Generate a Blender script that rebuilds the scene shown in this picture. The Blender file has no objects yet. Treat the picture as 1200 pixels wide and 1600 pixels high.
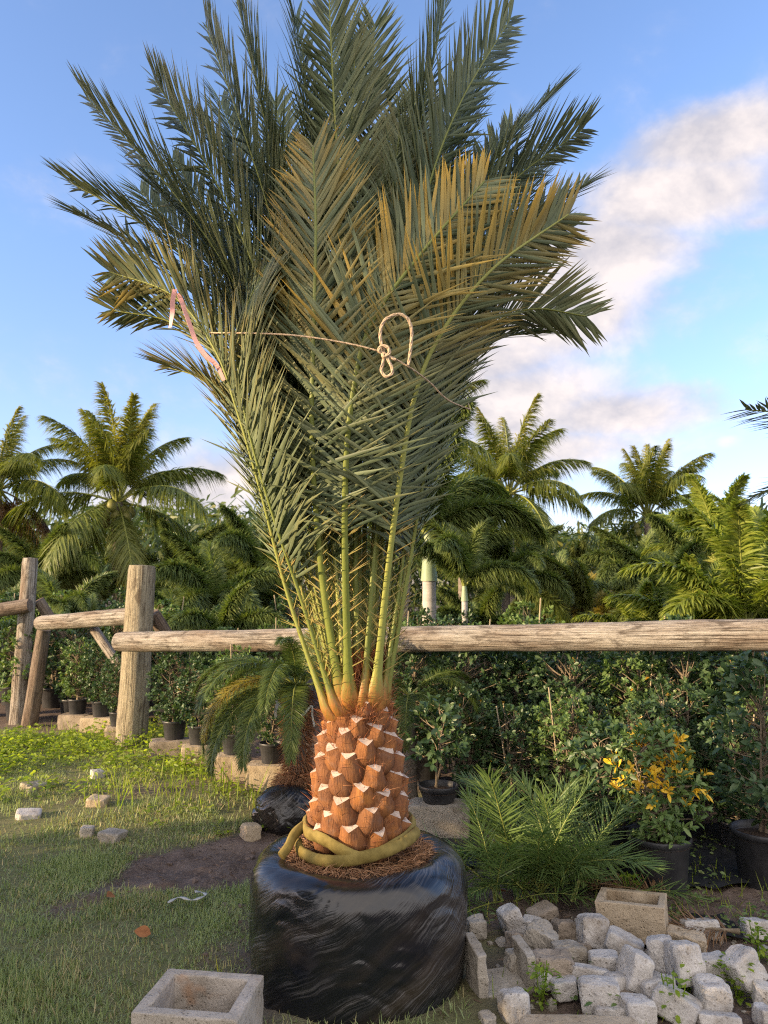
import bpy, bmesh, math, random
import numpy as np
from mathutils import Vector, Matrix

R = math.radians
rng = np.random.default_rng(11)
random.seed(5)
scene = bpy.context.scene
COL = scene.collection

# ------------------------------------------------------------------ camera
CAM_H, FPX, PITCH = 1.45, 1200.0, math.atan(120 / 1200)
cam_d = bpy.data.cameras.new("camera")
cam = bpy.data.objects.new("camera", cam_d)
COL.objects.link(cam)
cam.location = (0, 0, CAM_H)
cam.rotation_euler = (R(90) + PITCH, 0, 0)
cam_d.sensor_fit = 'VERTICAL'
cam_d.sensor_height = 24.0
cam_d.lens = 24.0 * FPX / 1600
cam_d.clip_start = 0.05
cam_d.clip_end = 1000
cam_d.dof.use_dof = True
cam_d.dof.focus_distance = 3.0
cam_d.dof.aperture_fstop = 4.0
scene.camera = cam

def ray(px, py):
    u, v = (px - 600) / FPX, (800 - py) / FPX
    c, s = math.cos(PITCH), math.sin(PITCH)
    return np.array([u, c - v * s, s + v * c])
def P(px, py, Y):                       # point at world depth Y seen at photo pixel (px, py)
    d = ray(px, py)
    return d * (Y / d[1]) + np.array([0, 0, CAM_H])
def G(px, py, z=0.0):                   # point on the level z seen at photo pixel (px, py)
    d = ray(px, py)
    return d * ((z - CAM_H) / d[2]) + np.array([0, 0, CAM_H])

# ------------------------------------------------------------------ light
SUN_EL, SUN_AZ = R(13), R(-112)         # azimuth measured from +Y towards +X: the sun is left and a little behind the camera
sun_dir = np.array([math.sin(SUN_AZ) * math.cos(SUN_EL), math.cos(SUN_AZ) * math.cos(SUN_EL), math.sin(SUN_EL)])
sl = bpy.data.lights.new("sun", 'SUN')
sl.energy = 2.7
sl.angle = R(0.5)
sl.color = (1.0, 0.74, 0.44)
so = bpy.data.objects.new("sun", sl)
COL.objects.link(so)
so.rotation_euler = Vector(sun_dir).to_track_quat('Z', 'Y').to_euler()
scene.view_settings.view_transform = 'Standard'
scene.view_settings.look = 'None'
scene.view_settings.gamma = 1
scene.view_settings.exposure = 2.0
scene.cycles.use_denoising = False
scene.cycles.use_adaptive_sampling = False
scene.cycles.filter_width = 1.15
scene.cycles.max_bounces = 6
scene.cycles.sample_clamp_indirect = 4.0

class NT:
    """small helper to wire node trees"""
    def __init__(s, tree):
        s.t = tree
    def n(s, typ, ins=None, **props):
        nd = s.t.nodes.new(typ)
        for k, v in props.items():
            setattr(nd, k, v)
        for k, v in (ins or {}).items():
            s.set(nd, k, v)
        return nd
    def set(s, nd, k, v):
        sock = nd.inputs[k]
        if isinstance(v, bpy.types.NodeSocket):
            s.t.links.new(v, sock)
        elif isinstance(v, bpy.types.Node):
            s.t.links.new(v.outputs[0], sock)
        else:
            if isinstance(v, (tuple, list)) and len(v) == 3 and sock.type == 'RGBA':
                v = (*v, 1)
            sock.default_value = v
    def math(s, op, a, b=0.0, c=None):
        ins = {0: a, 1: b}
        if c is not None:
            ins[2] = c
        return s.n('ShaderNodeMath', ins, operation=op).outputs[0]
    def mix(s, f, a, b, mode='MIX'):
        nd = s.n('ShaderNodeMix', data_type='RGBA', blend_type=mode)
        s.set(nd, 0, f); s.set(nd, 6, a); s.set(nd, 7, b)
        return nd.outputs[2]
    def ramp(s, fac, stops, interp='LINEAR'):
        nd = s.n('ShaderNodeValToRGB', {0: fac})
        cr = nd.color_ramp
        cr.interpolation = interp
        while len(cr.elements) < len(stops):
            cr.elements.new(0.5)
        for e, (p, c) in zip(cr.elements, stops):
            e.position = p
            e.color = (c, c, c, 1) if isinstance(c, (int, float)) else (*c, 1)
        return nd.outputs[0]
    def noise(s, vec, scale, detail=4, rough=0.55, dist=0.0):
        ins = {'Scale': scale, 'Detail': detail, 'Roughness': rough, 'Distortion': dist}
        if vec is not None:
            ins['Vector'] = vec
        return s.n('ShaderNodeTexNoise', ins).outputs[0]
    def map(s, vec, scale=(1, 1, 1), rot=(0, 0, 0), loc=(0, 0, 0)):
        return s.n('ShaderNodeMapping', {'Vector': vec, 'Scale': scale, 'Rotation': rot, 'Location': loc}).outputs[0]

world = bpy.data.worlds.new("World")
scene.world = world
world.use_nodes = True
wt = NT(world.node_tree)
world.node_tree.nodes.clear()
sky = wt.n('ShaderNodeTexSky', sky_type='NISHITA', sun_disc=False, sun_elevation=SUN_EL, sun_rotation=SUN_AZ,
           air_density=1.0, dust_density=0.9, ozone_density=2.6, altitude=0)
tc = wt.n('ShaderNodeTexCoord').outputs['Generated']
sep = wt.n('ShaderNodeSeparateXYZ', {0: tc})
az = wt.math('ARCTAN2', sep.outputs[0], sep.outputs[1])
el = wt.math('ARCSINE', sep.outputs[2])
def az_el(px, py):
    d = ray(px, py); d = d / np.linalg.norm(d)
    return math.atan2(d[0], d[1]), math.asin(d[2])
mask = None
for (px, py, rx, ry, w) in ((1120, 215, 120, 75, 1.0), (1015, 235, 60, 60, .5), (1040, 310, 125, 80, 1.0), (950, 395, 110, 75, 1.0), (870, 480, 130, 75, 1.0), (990, 440, 60, 50, .6),
                            (760, 560, 90, 50, .85), (1240, 190, 130, 80, .9), (930, 650, 150, 45, .9), (790, 640, 150, 70, .95),
                            (1040, 618, 80, 26, .55), (870, 700, 130, 40, .8), (310, 775, 75, 42, 1.0), (265, 800, 90, 40, .9), (380, 745, 40, 30, .7),
                            (1190, 345, 45, 22, .45), (1140, 690, 16, 9, .5), (1700, 500, 300, 110, .9)):
    a0, e0 = az_el(px, py)
    a1, e1 = az_el(px + rx, py - ry)
    da = wt.math('MULTIPLY', wt.math('SUBTRACT', az, a0), .84 / abs(a1 - a0))
    de = wt.math('MULTIPLY', wt.math('SUBTRACT', el, e0), .84 / abs(e1 - e0))
    r2 = wt.math('ADD', wt.math('MULTIPLY', da, da), wt.math('MULTIPLY', de, de))
    g = wt.math('MULTIPLY', wt.math('POWER', 2.718, wt.math('MULTIPLY', r2, -0.75)), w)
    mask = g if mask is None else wt.math('MAXIMUM', mask, g)
cvec = wt.map(tc, (1, 1, 1.3))
n1 = wt.noise(cvec, 8.0, 10, 0.6, 0.2)
n2 = wt.noise(wt.map(tc, (1, 1, 1.3), loc=(0.035, 0.01, -0.035)), 8.0, 10, 0.6, 0.2)
dens = wt.math('ADD', wt.math('MULTIPLY', wt.math('SUBTRACT', n1, 0.47), 1.25), mask)
cov = wt.ramp(dens, [(0.2, 0), (0.42, 0.5), (0.74, 0.97)], 'B_SPLINE')
lit = wt.math('MULTIPLY_ADD', wt.math('SUBTRACT', n1, n2), 3.2, 0.48)
SKYK = 1.0
ccol = wt.mix(wt.ramp(lit, [(0.1, 0), (0.9, 1)]), (1.75, 1.66, 1.78), (2.7, 2.42, 2.33))
skc = wt.mix(1.0, sky.outputs[0], (1.02, 0.955, 1.05), 'MULTIPLY')
skc = wt.mix(wt.ramp(el, [(0.04, 1), (0.42, 0)]), skc, wt.mix(1.0, skc, (0.90, 0.80, 0.88), 'MULTIPLY'))
# bright warm patch added to the unseen rear sky as fill light
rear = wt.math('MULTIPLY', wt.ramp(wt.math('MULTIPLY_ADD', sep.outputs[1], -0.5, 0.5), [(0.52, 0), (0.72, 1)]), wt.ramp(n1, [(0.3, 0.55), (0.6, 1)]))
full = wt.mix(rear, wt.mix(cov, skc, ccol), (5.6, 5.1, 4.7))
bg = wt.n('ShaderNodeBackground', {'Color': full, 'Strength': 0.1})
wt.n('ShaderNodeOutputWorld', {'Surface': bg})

# ------------------------------------------------------------------ mesh helpers
def nrm(v):
    v = np.asarray(v, float)
    return v / np.maximum(np.linalg.norm(v, axis=-1, keepdims=True), 1e-9)

def _h(ix, iy, iz):
    h = (ix * 374761393 + iy * 668265263 + iz * 1274126177) & 0x7fffffff
    h = ((h ^ (h >> 13)) * 1103515245) & 0x7fffffff
    return ((h ^ (h >> 16)) & 0xffff) / 65535.0
def vnoise(x, y, z=0.0):
    x, y, z = np.broadcast_arrays(np.asarray(x, float), np.asarray(y, float), np.asarray(z, float))
    ix, iy, iz = (np.floor(a).astype(np.int64) for a in (x, y, z))
    fx, fy, fz = x - ix, y - iy, z - iz
    fx, fy, fz = (f * f * (3 - 2 * f) for f in (fx, fy, fz))
    o = 0
    for i in (0, 1):
        for j in (0, 1):
            for k in (0, 1):
                o = o + _h(ix + i, iy + j, iz + k) * np.where(i, fx, 1 - fx) * np.where(j, fy, 1 - fy) * np.where(k, fz, 1 - fz)
    return o - 0.5
def fbm(x, y, z=0.0, oct=4, gain=0.5):
    a, s, o = 1.0, 1.0, 0
    for i in range(oct):
        o = o + a * vnoise(x * s + 17.3 * i, y * s + 5.1 * i, z * s + 3.7 * i)
        a *= gain; s *= 2.03
    return o

class MB:
    """collects geometry and links it as ONE mesh object"""
    def __init__(s):
        s.v, s.f, s.m, s.r, s.t, s.uv, s.n = [], [], [], [], [], [], 0
    def add(s, v, f, m=0, rnd=0.5, tint=0.0, uv=None):
        v = np.asarray(v, float).reshape(-1, 3); f = np.asarray(f, np.int64)
        s.v.append(v); s.f.append(f + s.n); s.m.append(np.full(len(f), m) if np.isscalar(m) else np.asarray(m))
        s.r.append(np.broadcast_to(rnd, len(v))); s.t.append(np.broadcast_to(tint, len(v)))
        s.uv.append(np.zeros((len(v), 2)) if uv is None else uv)
        s.n += len(v)
        return s
    def mesh(s, name, mats, smooth=True):
        me = bpy.data.meshes.new(name)
        v = np.concatenate(s.v)
        loops = np.concatenate([f.ravel() for f in s.f])
        tot = np.concatenate([np.full(len(f), f.shape[1]) for f in s.f])
        st = np.concatenate([[0], np.cumsum(tot)[:-1]])
        me.vertices.add(len(v)); me.vertices.foreach_set('co', v.ravel().astype(np.float32))
        me.loops.add(len(loops)); me.loops.foreach_set('vertex_index', loops.astype(np.int32))
        me.polygons.add(len(tot)); me.polygons.foreach_set('loop_start', st.astype(np.int32))
        me.polygons.foreach_set('material_index', np.concatenate(s.m).astype(np.int32))
        me.polygons.foreach_set('use_smooth', np.full(len(tot), smooth))
        for nm, a in (('rnd', s.r), ('tint', s.t)):
            at = me.attributes.new(nm, 'FLOAT', 'POINT')
            at.data.foreach_set('value', np.concatenate(a).astype(np.float32))
        uv = np.concatenate(s.uv)
        if np.any(uv):
            ul = me.uv_layers.new(name='UVMap')
            ul.data.foreach_set('uv', uv[loops].ravel().astype(np.float32))
        for m in (mats if isinstance(mats, (list, tuple)) else [mats]):
            me.materials.append(m)
        me.update(calc_edges=True)
        me.validate()
        return me
    def build(s, name, mats, parent=None, smooth=True):
        return link(name, s.mesh(name, mats, smooth), parent)

def link(name, me, parent=None):
    o = bpy.data.objects.new(name, me)
    COL.objects.link(o)
    if parent is not None:
        o.parent = parent
    return o
def tag(o, label=None, cat=None, group=None, kind=None):
    if label: o['label'] = label
    if cat: o['category'] = cat
    if group: o['group'] = group
    if kind: o['kind'] = kind
    return o
def thing(name, label, cat, loc=(0, 0, 0), rotz=0.0, group=None):
    o = bpy.data.objects.new(name, None)
    COL.objects.link(o)
    o.location = tuple(loc); o.rotation_euler = (0, 0, rotz)
    o.empty_display_size = 0.1
    return tag(o, label, cat, group)
def copy_tree(o, parent=None):
    c = o.copy()
    COL.objects.link(c)
    c.parent = parent
    for ch in list(o.children):
        copy_tree(ch, c)
    return c

PROF = {'lance': ([0, .12, .5, .85, 1], [.45, 1, .92, .45, .02]),
        'oval': ([0, .25, .55, .8, 1], [.1, .72, 1, .8, .06]),
        'grass': ([0, .5, 1], [1, .8, .04])}
def strips(mb, B, D, N, L, W, droop=0.0, nseg=3, prof='lance', fold=0.0, m=0, rnd=None, tint=0.0, tipt=0.0):
    """many leaves at once: B base, D direction, N normal, L length, W width"""
    B = np.asarray(B, float); n = len(B)
    if n == 0: return
    D = nrm(D); S = nrm(np.cross(D, N)); N = np.cross(S, D)
    L = np.broadcast_to(L, n); W = np.broadcast_to(W, n); droop = np.broadcast_to(droop, n)
    t = np.linspace(0, 1, nseg + 1)
    w = np.interp(t, *PROF[prof])
    c = B[:, None] + D[:, None] * (L[:, None] * t)[..., None]
    c[..., 2] -= (droop * L)[:, None] * t * t
    off = S[:, None] * (0.5 * W[:, None] * w)[..., None]
    if fold:
        up = N[:, None] * (fold * 0.5 * W[:, None] * w)[..., None]
        V = np.stack([c - off + up, c, c + off + up], 2)
        k = 3
    else:
        V = np.stack([c - off, c + off], 2)
        k = 2
    per = (nseg + 1) * k
    fs = []
    for i in range(nseg):
        for j in range(k - 1):
            a = i * k + j
            fs.append((a, a + 1, a + 1 + k, a + k))
    F = (np.array(fs)[None] + (np.arange(n) * per)[:, None, None]).reshape(-1, 4)
    if rnd is None: rnd = rng.random(n)
    rr = np.repeat(np.broadcast_to(rnd, n), per)
    tt = np.broadcast_to(tint, n)[:, None] + np.broadcast_to(tipt, n)[:, None] * (t ** 1.5)[None]
    tt = np.repeat(np.clip(tt, 0, 1).ravel(), k)
    mb.add(V.reshape(-1, 3), F, m, rr, tt)

def spline(pts, n=40):
    """Catmull-Rom through the points, resampled evenly"""
    p = np.asarray(pts, float)
    q = np.vstack([2 * p[0] - p[1], p, 2 * p[-1] - p[-2]])
    out = []
    for i in range(1, len(q) - 2):
        t = np.linspace(0, 1, 16, endpoint=False)[:, None]
        a, b, c, d = q[i - 1], q[i], q[i + 1], q[i + 2]
        out.append(0.5 * (2 * b + (c - a) * t + (2 * a - 5 * b + 4 * c - d) * t ** 2 + (3 * b - a - 3 * c + d) * t ** 3))
    o = np.vstack(out + [p[-1:]])
    s = np.concatenate([[0], np.cumsum(np.linalg.norm(np.diff(o, axis=0), axis=1))])
    u = np.linspace(0, s[-1], n)
    return np.stack([np.interp(u, s, o[:, k]) for k in range(3)], 1)
def frames(path, up0=(0, 0, 1)):
    T = nrm(np.gradient(path, axis=0))
    u = np.asarray(up0, float)
    U = []
    for t in T:
        u2 = u - t * np.dot(u, t)
        if np.linalg.norm(u2) < 1e-4: u2 = np.cross(t, (1, .3, .2))
        u = nrm(u2); U.append(u)
    U = np.array(U)
    return T, U, np.cross(T, U)
def tube(mb, path, rad, nseg=8, m=0, rnd=0.5, tint=0.0, up0=(0, 0, 1), flat=1.0, amp=0.0, freq=6.0, cap=True, capm=None, seed=0.0, keel=0.0):
    path = np.asarray(path, float); n = len(path)
    rad = np.broadcast_to(rad, n)
    T, U, S = frames(path, up0)
    a = np.linspace(0, 2 * np.pi, nseg + 1)
    ln = np.concatenate([[0], np.cumsum(np.linalg.norm(np.diff(path, axis=0), axis=1))])
    rr = rad[:, None] * np.ones(nseg + 1)[None]
    if amp:
        rr = rr * (1 + amp * fbm(np.cos(a)[None] * 1.6 + seed, np.sin(a)[None] * 1.6 + seed * 2, ln[:, None] * freq, 3))
    if keel:
        rr = rr * (1 + keel * np.cos(a)[None] * -1)
    V = path[:, None] + U[:, None] * (rr * np.cos(a) * flat)[..., None] + S[:, None] * (rr * np.sin(a))[..., None]
    k = nseg + 1
    F = np.array([(i * k + j, i * k + j + 1, (i + 1) * k + j + 1, (i + 1) * k + j) for i in range(n - 1) for j in range(nseg)])
    uv = np.stack([np.broadcast_to(a / (2 * np.pi) * 2 * np.pi * float(np.mean(rad)), (n, k)).ravel(), np.repeat(ln, k)], 1) + seed
    mb.add(V.reshape(-1, 3), F, m, rnd, np.repeat(np.broadcast_to(tint, n), k), uv)
    if cap:
        for e in (0, n - 1):
            ring = V[e, :nseg]
            nv = np.vstack([ring, ring.mean(0)[None] + T[e] * (rad[e] * .06 * (1 if e else -1))])
            uvc = np.stack([nv[:, 0] + nv[:, 1], nv[:, 2]], 1) + 3.1
            F2 = np.array([(j, (j + 1) % nseg, nseg) for j in range(nseg)])
            if e == 0: F2 = F2[:, ::-1]
            mb.add(nv, F2, m if capm is None else capm, rnd, 0.0, uvc)
def lathe(mb, prof, nseg=40, m=0, rnd=0.5, loc=(0, 0, 0), rib=0.0, nrib=0):
    prof = np.asarray(prof, float)
    a = np.linspace(0, 2 * np.pi, nseg + 1)
    r = prof[:, 0][:, None] * (1 + rib * np.cos(a * nrib)[None])
    V = np.stack([r * np.cos(a), r * np.sin(a), np.broadcast_to(prof[:, 1][:, None], r.shape)], -1) + np.asarray(loc)
    k = nseg + 1; n = len(prof)
    F = np.array([(i * k + j, i * k + j + 1, (i + 1) * k + j + 1, (i + 1) * k + j) for i in range(n - 1) for j in range(nseg)])
    uv = np.stack([np.broadcast_to(a, (n, k)).ravel(), V[..., 2].ravel() + .01], 1)
    mb.add(V.reshape(-1, 3), F, m, rnd, 0.0, uv)

# ------------------------------------------------------------------ materials
def new_mat(name):
    m = bpy.data.materials.new(name)
    m.use_nodes = True
    t = NT(m.node_tree)
    b = m.node_tree.nodes['Principled BSDF']
    return m, t, b
def attr(t, name):
    return t.n('ShaderNodeAttribute', attribute_name=name, attribute_type='GEOMETRY').outputs['Fac']
def leaf_mat(name, a, b, tint, rough=0.5, trans=0.25, tcol=None, spec=0.4, blotch=0.25, ragged=False):
    m, t, p = new_mat(name)
    r = attr(t, 'rnd')
    geo = t.n('ShaderNodeNewGeometry').outputs['Position']
    nz = t.noise(geo, 9, 3)
    f = t.math('ADD', r, t.math('MULTIPLY', t.math('SUBTRACT', nz, 0.5), blotch * 3))
    c = t.mix(f, a, b)
    ti = attr(t, 'tint')
    if ragged:
        fn = t.noise(t.map(geo, (1, 1, .25)), 110, 4, .6)
        ti = t.math('ADD', ti, t.math('MULTIPLY', t.math('MULTIPLY', t.math('SUBTRACT', fn, .5), 7.0), t.math('MULTIPLY', ti, t.math('SUBTRACT', 1.0, ti))))
        tint = t.mix(fn, (tint[0] * .45, tint[1] * .4, tint[2] * .4), (tint[0] * 1.6, tint[1] * 1.7, tint[2] * 1.6))
        t.set(p, 'Normal', t.n('ShaderNodeBump', {'Strength': .35, 'Distance': .004, 'Height': fn}))
    c = t.mix(ti, c, tint)
    t.set(p, 'Base Color', c)
    t.set(p, 'Roughness', rough)
    t.set(p, 'Specular IOR Level', spec)
    tr = t.n('ShaderNodeBsdfTranslucent', {'Color': t.mix(1.0, c, tcol or (1.5, 1.6, 0.6), 'MULTIPLY')})
    mx = t.n('ShaderNodeMixShader', {0: trans, 1: p.outputs[0], 2: tr.outputs[0]})
    out = m.node_tree.nodes['Material Output']
    t.set(out, 'Surface', mx.outputs[0])
    return m
def simple_mat(name, a, b, scale=20, rough=0.8, bump=0.3, coords='Object', stretch=(1, 1, 1), detail=6, dist=0.01, spec=0.3):
    m, t, p = new_mat(name)
    co = t.n('ShaderNodeTexCoord').outputs[coords]
    v = t.map(co, stretch)
    nz = t.noise(v, scale, detail, 0.6)
    t.set(p, 'Base Color', t.mix(t.ramp(nz, [(0.3, 0), (0.7, 1)]), a, b))
    t.set(p, 'Roughness', rough); t.set(p, 'Specular IOR Level', spec)
    if bump:
        bp = t.n('ShaderNodeBump', {'Strength': bump, 'Distance': dist, 'Height': nz})
        t.set(p, 'Normal', bp)
    return m
def concrete_mat(name, a, b, dark, pits=0.5, stain=None):
    m, t, p = new_mat(name)
    co = t.n('ShaderNodeTexCoord').outputs['Object']
    info = t.n('ShaderNodeObjectInfo').outputs['Random']
    co = t.n('ShaderNodeVectorMath', {0: co, 1: t.n('ShaderNodeCombineXYZ', {0: t.math('MULTIPLY', info, 9.0), 1: t.math('MULTIPLY', info, 5.0)}).outputs[0]}, operation='ADD').outputs[0]
    big = t.noise(co, 9, 5, 0.6)
    fine = t.noise(co, 160, 4, 0.7)
    c = t.mix(t.ramp(big, [(0.3, 0), (0.7, 1)]), a, b)
    v = t.n('ShaderNodeTexVoronoi', {'Vector': co, 'Scale': 75.0}).outputs['Distance']
    pit = t.math('MULTIPLY', t.ramp(v, [(0.12, 1), (0.33, 0)]), t.ramp(t.noise(co, 22, 3), [(0.42, 0), (0.62, 1)]))
    c = t.mix(t.math('MULTIPLY', pit, pits), c, dark)
    c = t.mix(t.math('MULTIPLY', t.ramp(fine, [(0.35, 1), (0.5, 0)]), 0.45), c, dark)
    dirt = t.ramp(t.noise(co, 5.5, 6, 0.7), [(0.5, 0), (0.72, 0.65)])
    c = t.mix(dirt, c, (dark[0] * .9, dark[1] * .8, dark[2] * .65))
    if stain:
        sn = t.n('ShaderNodeTexNoise', {'Vector': co, 'Scale': 7.0, 'Detail': 5.0})
        c = t.mix(t.ramp(sn.outputs[0], [(0.6, 0), (0.72, 0.7)]), c, stain)
    t.set(p, 'Base Color', c)
    t.set(p, 'Roughness', 0.92); t.set(p, 'Specular IOR Level', 0.2)
    hgt = t.math('SUBTRACT', t.math('ADD', t.math('MULTIPLY', fine, 0.5), t.math('MULTIPLY', big, 1.0)), t.math('MULTIPLY', pit, 0.7))
    t.set(p, 'Normal', t.n('ShaderNodeBump', {'Strength': 0.8, 'Distance': 0.006, 'Height': hgt}))
    return m
def wood_mat(name, a, b, c, crack):
    m, t, p = new_mat(name)
    uv = t.n('ShaderNodeTexCoord').outputs['UV']
    grain = t.noise(t.map(uv, (70, 2.2, 1)), 1.0, 7, 0.65, 0.4)
    fine = t.noise(t.map(uv, (220, 6, 1)), 1.0, 4, 0.7)
    blot = t.noise(t.map(uv, (5, 1.6, 1)), 1.0, 5, 0.6)
    blot2 = t.noise(t.map(uv, (15, 5, 1)), 1.0, 9, 0.7, 0.9)
    col = t.mix(t.ramp(grain, [(0.3, 0), (0.68, 1)]), a, b)
    col = t.mix(t.ramp(blot, [(0.42, 0), (0.68, 0.9)]), col, c)
    col = t.mix(t.math('MULTIPLY', t.ramp(grain, [(0.36, 1), (0.43, 0)]), 0.9), col, crack)
    lines = t.noise(t.map(uv, (130, 1.5, 1), loc=(3, 9, 0)), 1.0, 6, .6, .3)
    col = t.mix(t.ramp(lines, [(0.56, 0), (0.61, 0.8)]), col, crack)
    col = t.mix(t.ramp(blot2, [(0.50, 0), (0.64, 0.75)]), col, crack)
    t.set(p, 'Base Color', col)
    t.set(p, 'Roughness', 0.88); t.set(p, 'Specular IOR Level', 0.2)
    h = t.math('ADD', grain, t.math('MULTIPLY', fine, 0.4))
    t.set(p, 'Normal', t.n('ShaderNodeBump', {'Strength': 1.0, 'Distance': 0.02, 'Height': h}))
    return m

M = {}
M['date_leaf'] = leaf_mat('date_leaf', (0.058, 0.088, 0.048), (0.195, 0.235, 0.130), (0.74, 0.43, 0.03), 0.5, 0.14, (1.5, 1.5, .7), .35)
M['rachis'] = leaf_mat('rachis', (0.15, 0.18, 0.036), (0.27, 0.285, 0.070), (0.30, 0.115, 0.032), 0.45, 0.0, ragged=True)
M['spine'] = leaf_mat('spine', (0.20, 0.22, 0.06), (0.34, 0.30, 0.10), (0.42, 0.26, 0.09), 0.5, 0.1)
M['coco_leaf'] = leaf_mat('coco_leaf', (0.066, 0.112, 0.030), (0.19, 0.225, 0.05), (0.50, 0.37, 0.07), 0.45, 0.42)
M['dead_leaf'] = leaf_mat('dead_leaf', (0.13, 0.085, 0.06), (0.22, 0.15, 0.10), (0.4, 0.2, 0.06), 0.7, 0.2)
M['fox_leaf'] = leaf_mat('fox_leaf', (0.066, 0.112, 0.036), (0.175, 0.22, 0.062), (0.34, 0.24, 0.04), 0.45, 0.28)
M['bright_leaf'] = leaf_mat('bright_leaf', (0.10, 0.16, 0.03), (0.28, 0.33, 0.06), (0.42, 0.32, 0.05), 0.42, 0.35)
M['pygmy_leaf'] = leaf_mat('pygmy_leaf', (0.052, 0.095, 0.020), (0.125, 0.17, 0.040), (0.42, 0.30, 0.04), 0.42, 0.25)
M['seedling_leaf'] = leaf_mat('seedling_leaf', (0.065, 0.125, 0.035), (0.13, 0.20, 0.065), (0.40, 0.34, 0.08), 0.42, 0.25)
M['shrub_leaf'] = leaf_mat('shrub_leaf', (0.030, 0.068, 0.028), (0.090, 0.140, 0.055), (0.55, 0.30, 0.03), 0.42, 0.22)
M['shrub_pale'] = leaf_mat('shrub_pale', (0.080, 0.145, 0.046), (0.17, 0.24, 0.075), (0.62, 0.30, 0.02), 0.42, 0.25)
M['gold_leaf'] = leaf_mat('gold_leaf', (0.62, 0.38, 0.022), (0.80, 0.54, 0.04), (0.6, 0.28, 0.02), 0.42, 0.25, (1.3, 1.1, .5))
M['wood_leaf'] = leaf_mat('wood_leaf', (0.034, 0.066, 0.022), (0.085, 0.13, 0.038), (0.16, 0.16, 0.04), 0.5, 0.25)
M['grass'] = leaf_mat('grass', (0.135, 0.20, 0.070), (0.28, 0.345, 0.145), (0.42, 0.34, 0.19), 0.5, 0.3)
M['weed'] = leaf_mat('weed', (0.14, 0.23, 0.026), (0.30, 0.38, 0.045), (0.50, 0.44, 0.08), 0.45, 0.5)
M['twig'] = simple_mat('twig', (0.12, 0.09, 0.06), (0.25, 0.20, 0.14), 30, 0.85, 0.3)
M['cane'] = simple_mat('cane', (0.30, 0.24, 0.15), (0.42, 0.35, 0.24), 12, 0.7, 0.2)
M['palm_trunk'] = simple_mat('palm_trunk', (0.12, 0.10, 0.085), (0.24, 0.20, 0.165), 6, 0.9, 0.5, stretch=(1, 1, 6))
M['royal_trunk'] = simple_mat('royal_trunk', (0.30, 0.28, 0.26), (0.42, 0.40, 0.37), 4, 0.8, 0.3, stretch=(1, 1, 7))
M['crownshaft'] = simple_mat('crownshaft', (0.20, 0.27, 0.16), (0.30, 0.36, 0.24), 4, 0.5, 0.1)
M['coconut'] = simple_mat('coconut', (0.10, 0.13, 0.03), (0.22, 0.20, 0.06), 5, 0.5, 0.1)
M['concrete'] = concrete_mat('concrete', (0.37, 0.345, 0.32), (0.56, 0.53, 0.495), (0.20, 0.17, 0.14), .7)
M['concrete_brown'] = concrete_mat('concrete_brown', (0.21, 0.17, 0.13), (0.36, 0.30, 0.24), (0.075, 0.058, 0.042), .9)
M['concrete_tan'] = concrete_mat('concrete_tan', (0.36, 0.29, 0.20), (0.48, 0.39, 0.28), (0.19, 0.14, 0.09), .5)
M['concrete_gray'] = concrete_mat('concrete_gray', (0.28, 0.25, 0.21), (0.42, 0.38, 0.325), (0.17, 0.15, 0.12), .6)
M['concrete_rust'] = concrete_mat('concrete_rust', (0.31, 0.275, 0.23), (0.45, 0.40, 0.345), (0.18, 0.15, 0.12), .6, (0.33, 0.15, 0.05))
M['pot'] = simple_mat('pot', (0.016, 0.017, 0.021), (0.042, 0.042, 0.046), 9, 0.45, 0.15, spec=.5)
M['potsoil'] = simple_mat('potsoil', (0.03, 0.02, 0.014), (0.09, 0.06, 0.04), 60, 0.95, 1.0)
M['fibre'] = leaf_mat('fibre', (0.20, 0.105, 0.05), (0.40, 0.24, 0.13), (0.30, 0.09, 0.03), 0.7, 0.1, (1.2, 1, .8))
M['wood'] = wood_mat('weathered_wood', (0.23, 0.205, 0.172), (0.47, 0.435, 0.385), (0.19, 0.135, 0.095), (0.05, 0.036, 0.026))
M['wood_pale'] = wood_mat('pale_post_wood', (0.25, 0.21, 0.14), (0.40, 0.35, 0.25), (0.25, 0.23, 0.175), (0.09, 0.068, 0.048))
M['wood_dark'] = wood_mat('dark_post_wood', (0.15, 0.115, 0.09), (0.27, 0.22, 0.175), (0.14, 0.092, 0.065), (0.06, 0.045, 0.035))

# ------------------------------------------------------------------ ground (one sheet to the horizon)
def soil_amount(x, y):
    """1 on bare soil, 0 on turf"""
    c = fbm(x * 1.9, y * 1.9, 4.0, 4) * 0.95
    d1 = 1.05 - np.hypot((x + 0.92 - 0.22 * (y - 4.3)) / 0.56, (y - 4.3) / 0.78)
    d2 = 1.0 - np.hypot((x + 0.1) / 0.9, (y - 4.0) / 1.2)
    d3 = np.minimum((x - 0.28) * 1.2, 3.0)                  # right of the root ball
    d4 = (y - 7.6 - 0.10 * (-x)) * 1.2                      # under the nursery rows
    d5 = np.minimum((x + 1.75) * 0.9, (y - 5.6) * 1.2)
    return np.clip((np.maximum.reduce([d1, d2, d3, d4, d5]) + c) * 2.2, 0, 1)
def gz(x, y):
    s = soil_amount(x, y)
    near = np.exp(-((x / 9) ** 2) - ((y - 4) / 9) ** 2)
    return near * (0.05 * fbm(x * .7, y * .7, 2.0, 2) + s * (0.040 * fbm(x * 7, y * 7, 1.0, 4, .6) + 0.012 * fbm(x * 31, y * 31, 5.0, 3)))
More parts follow.
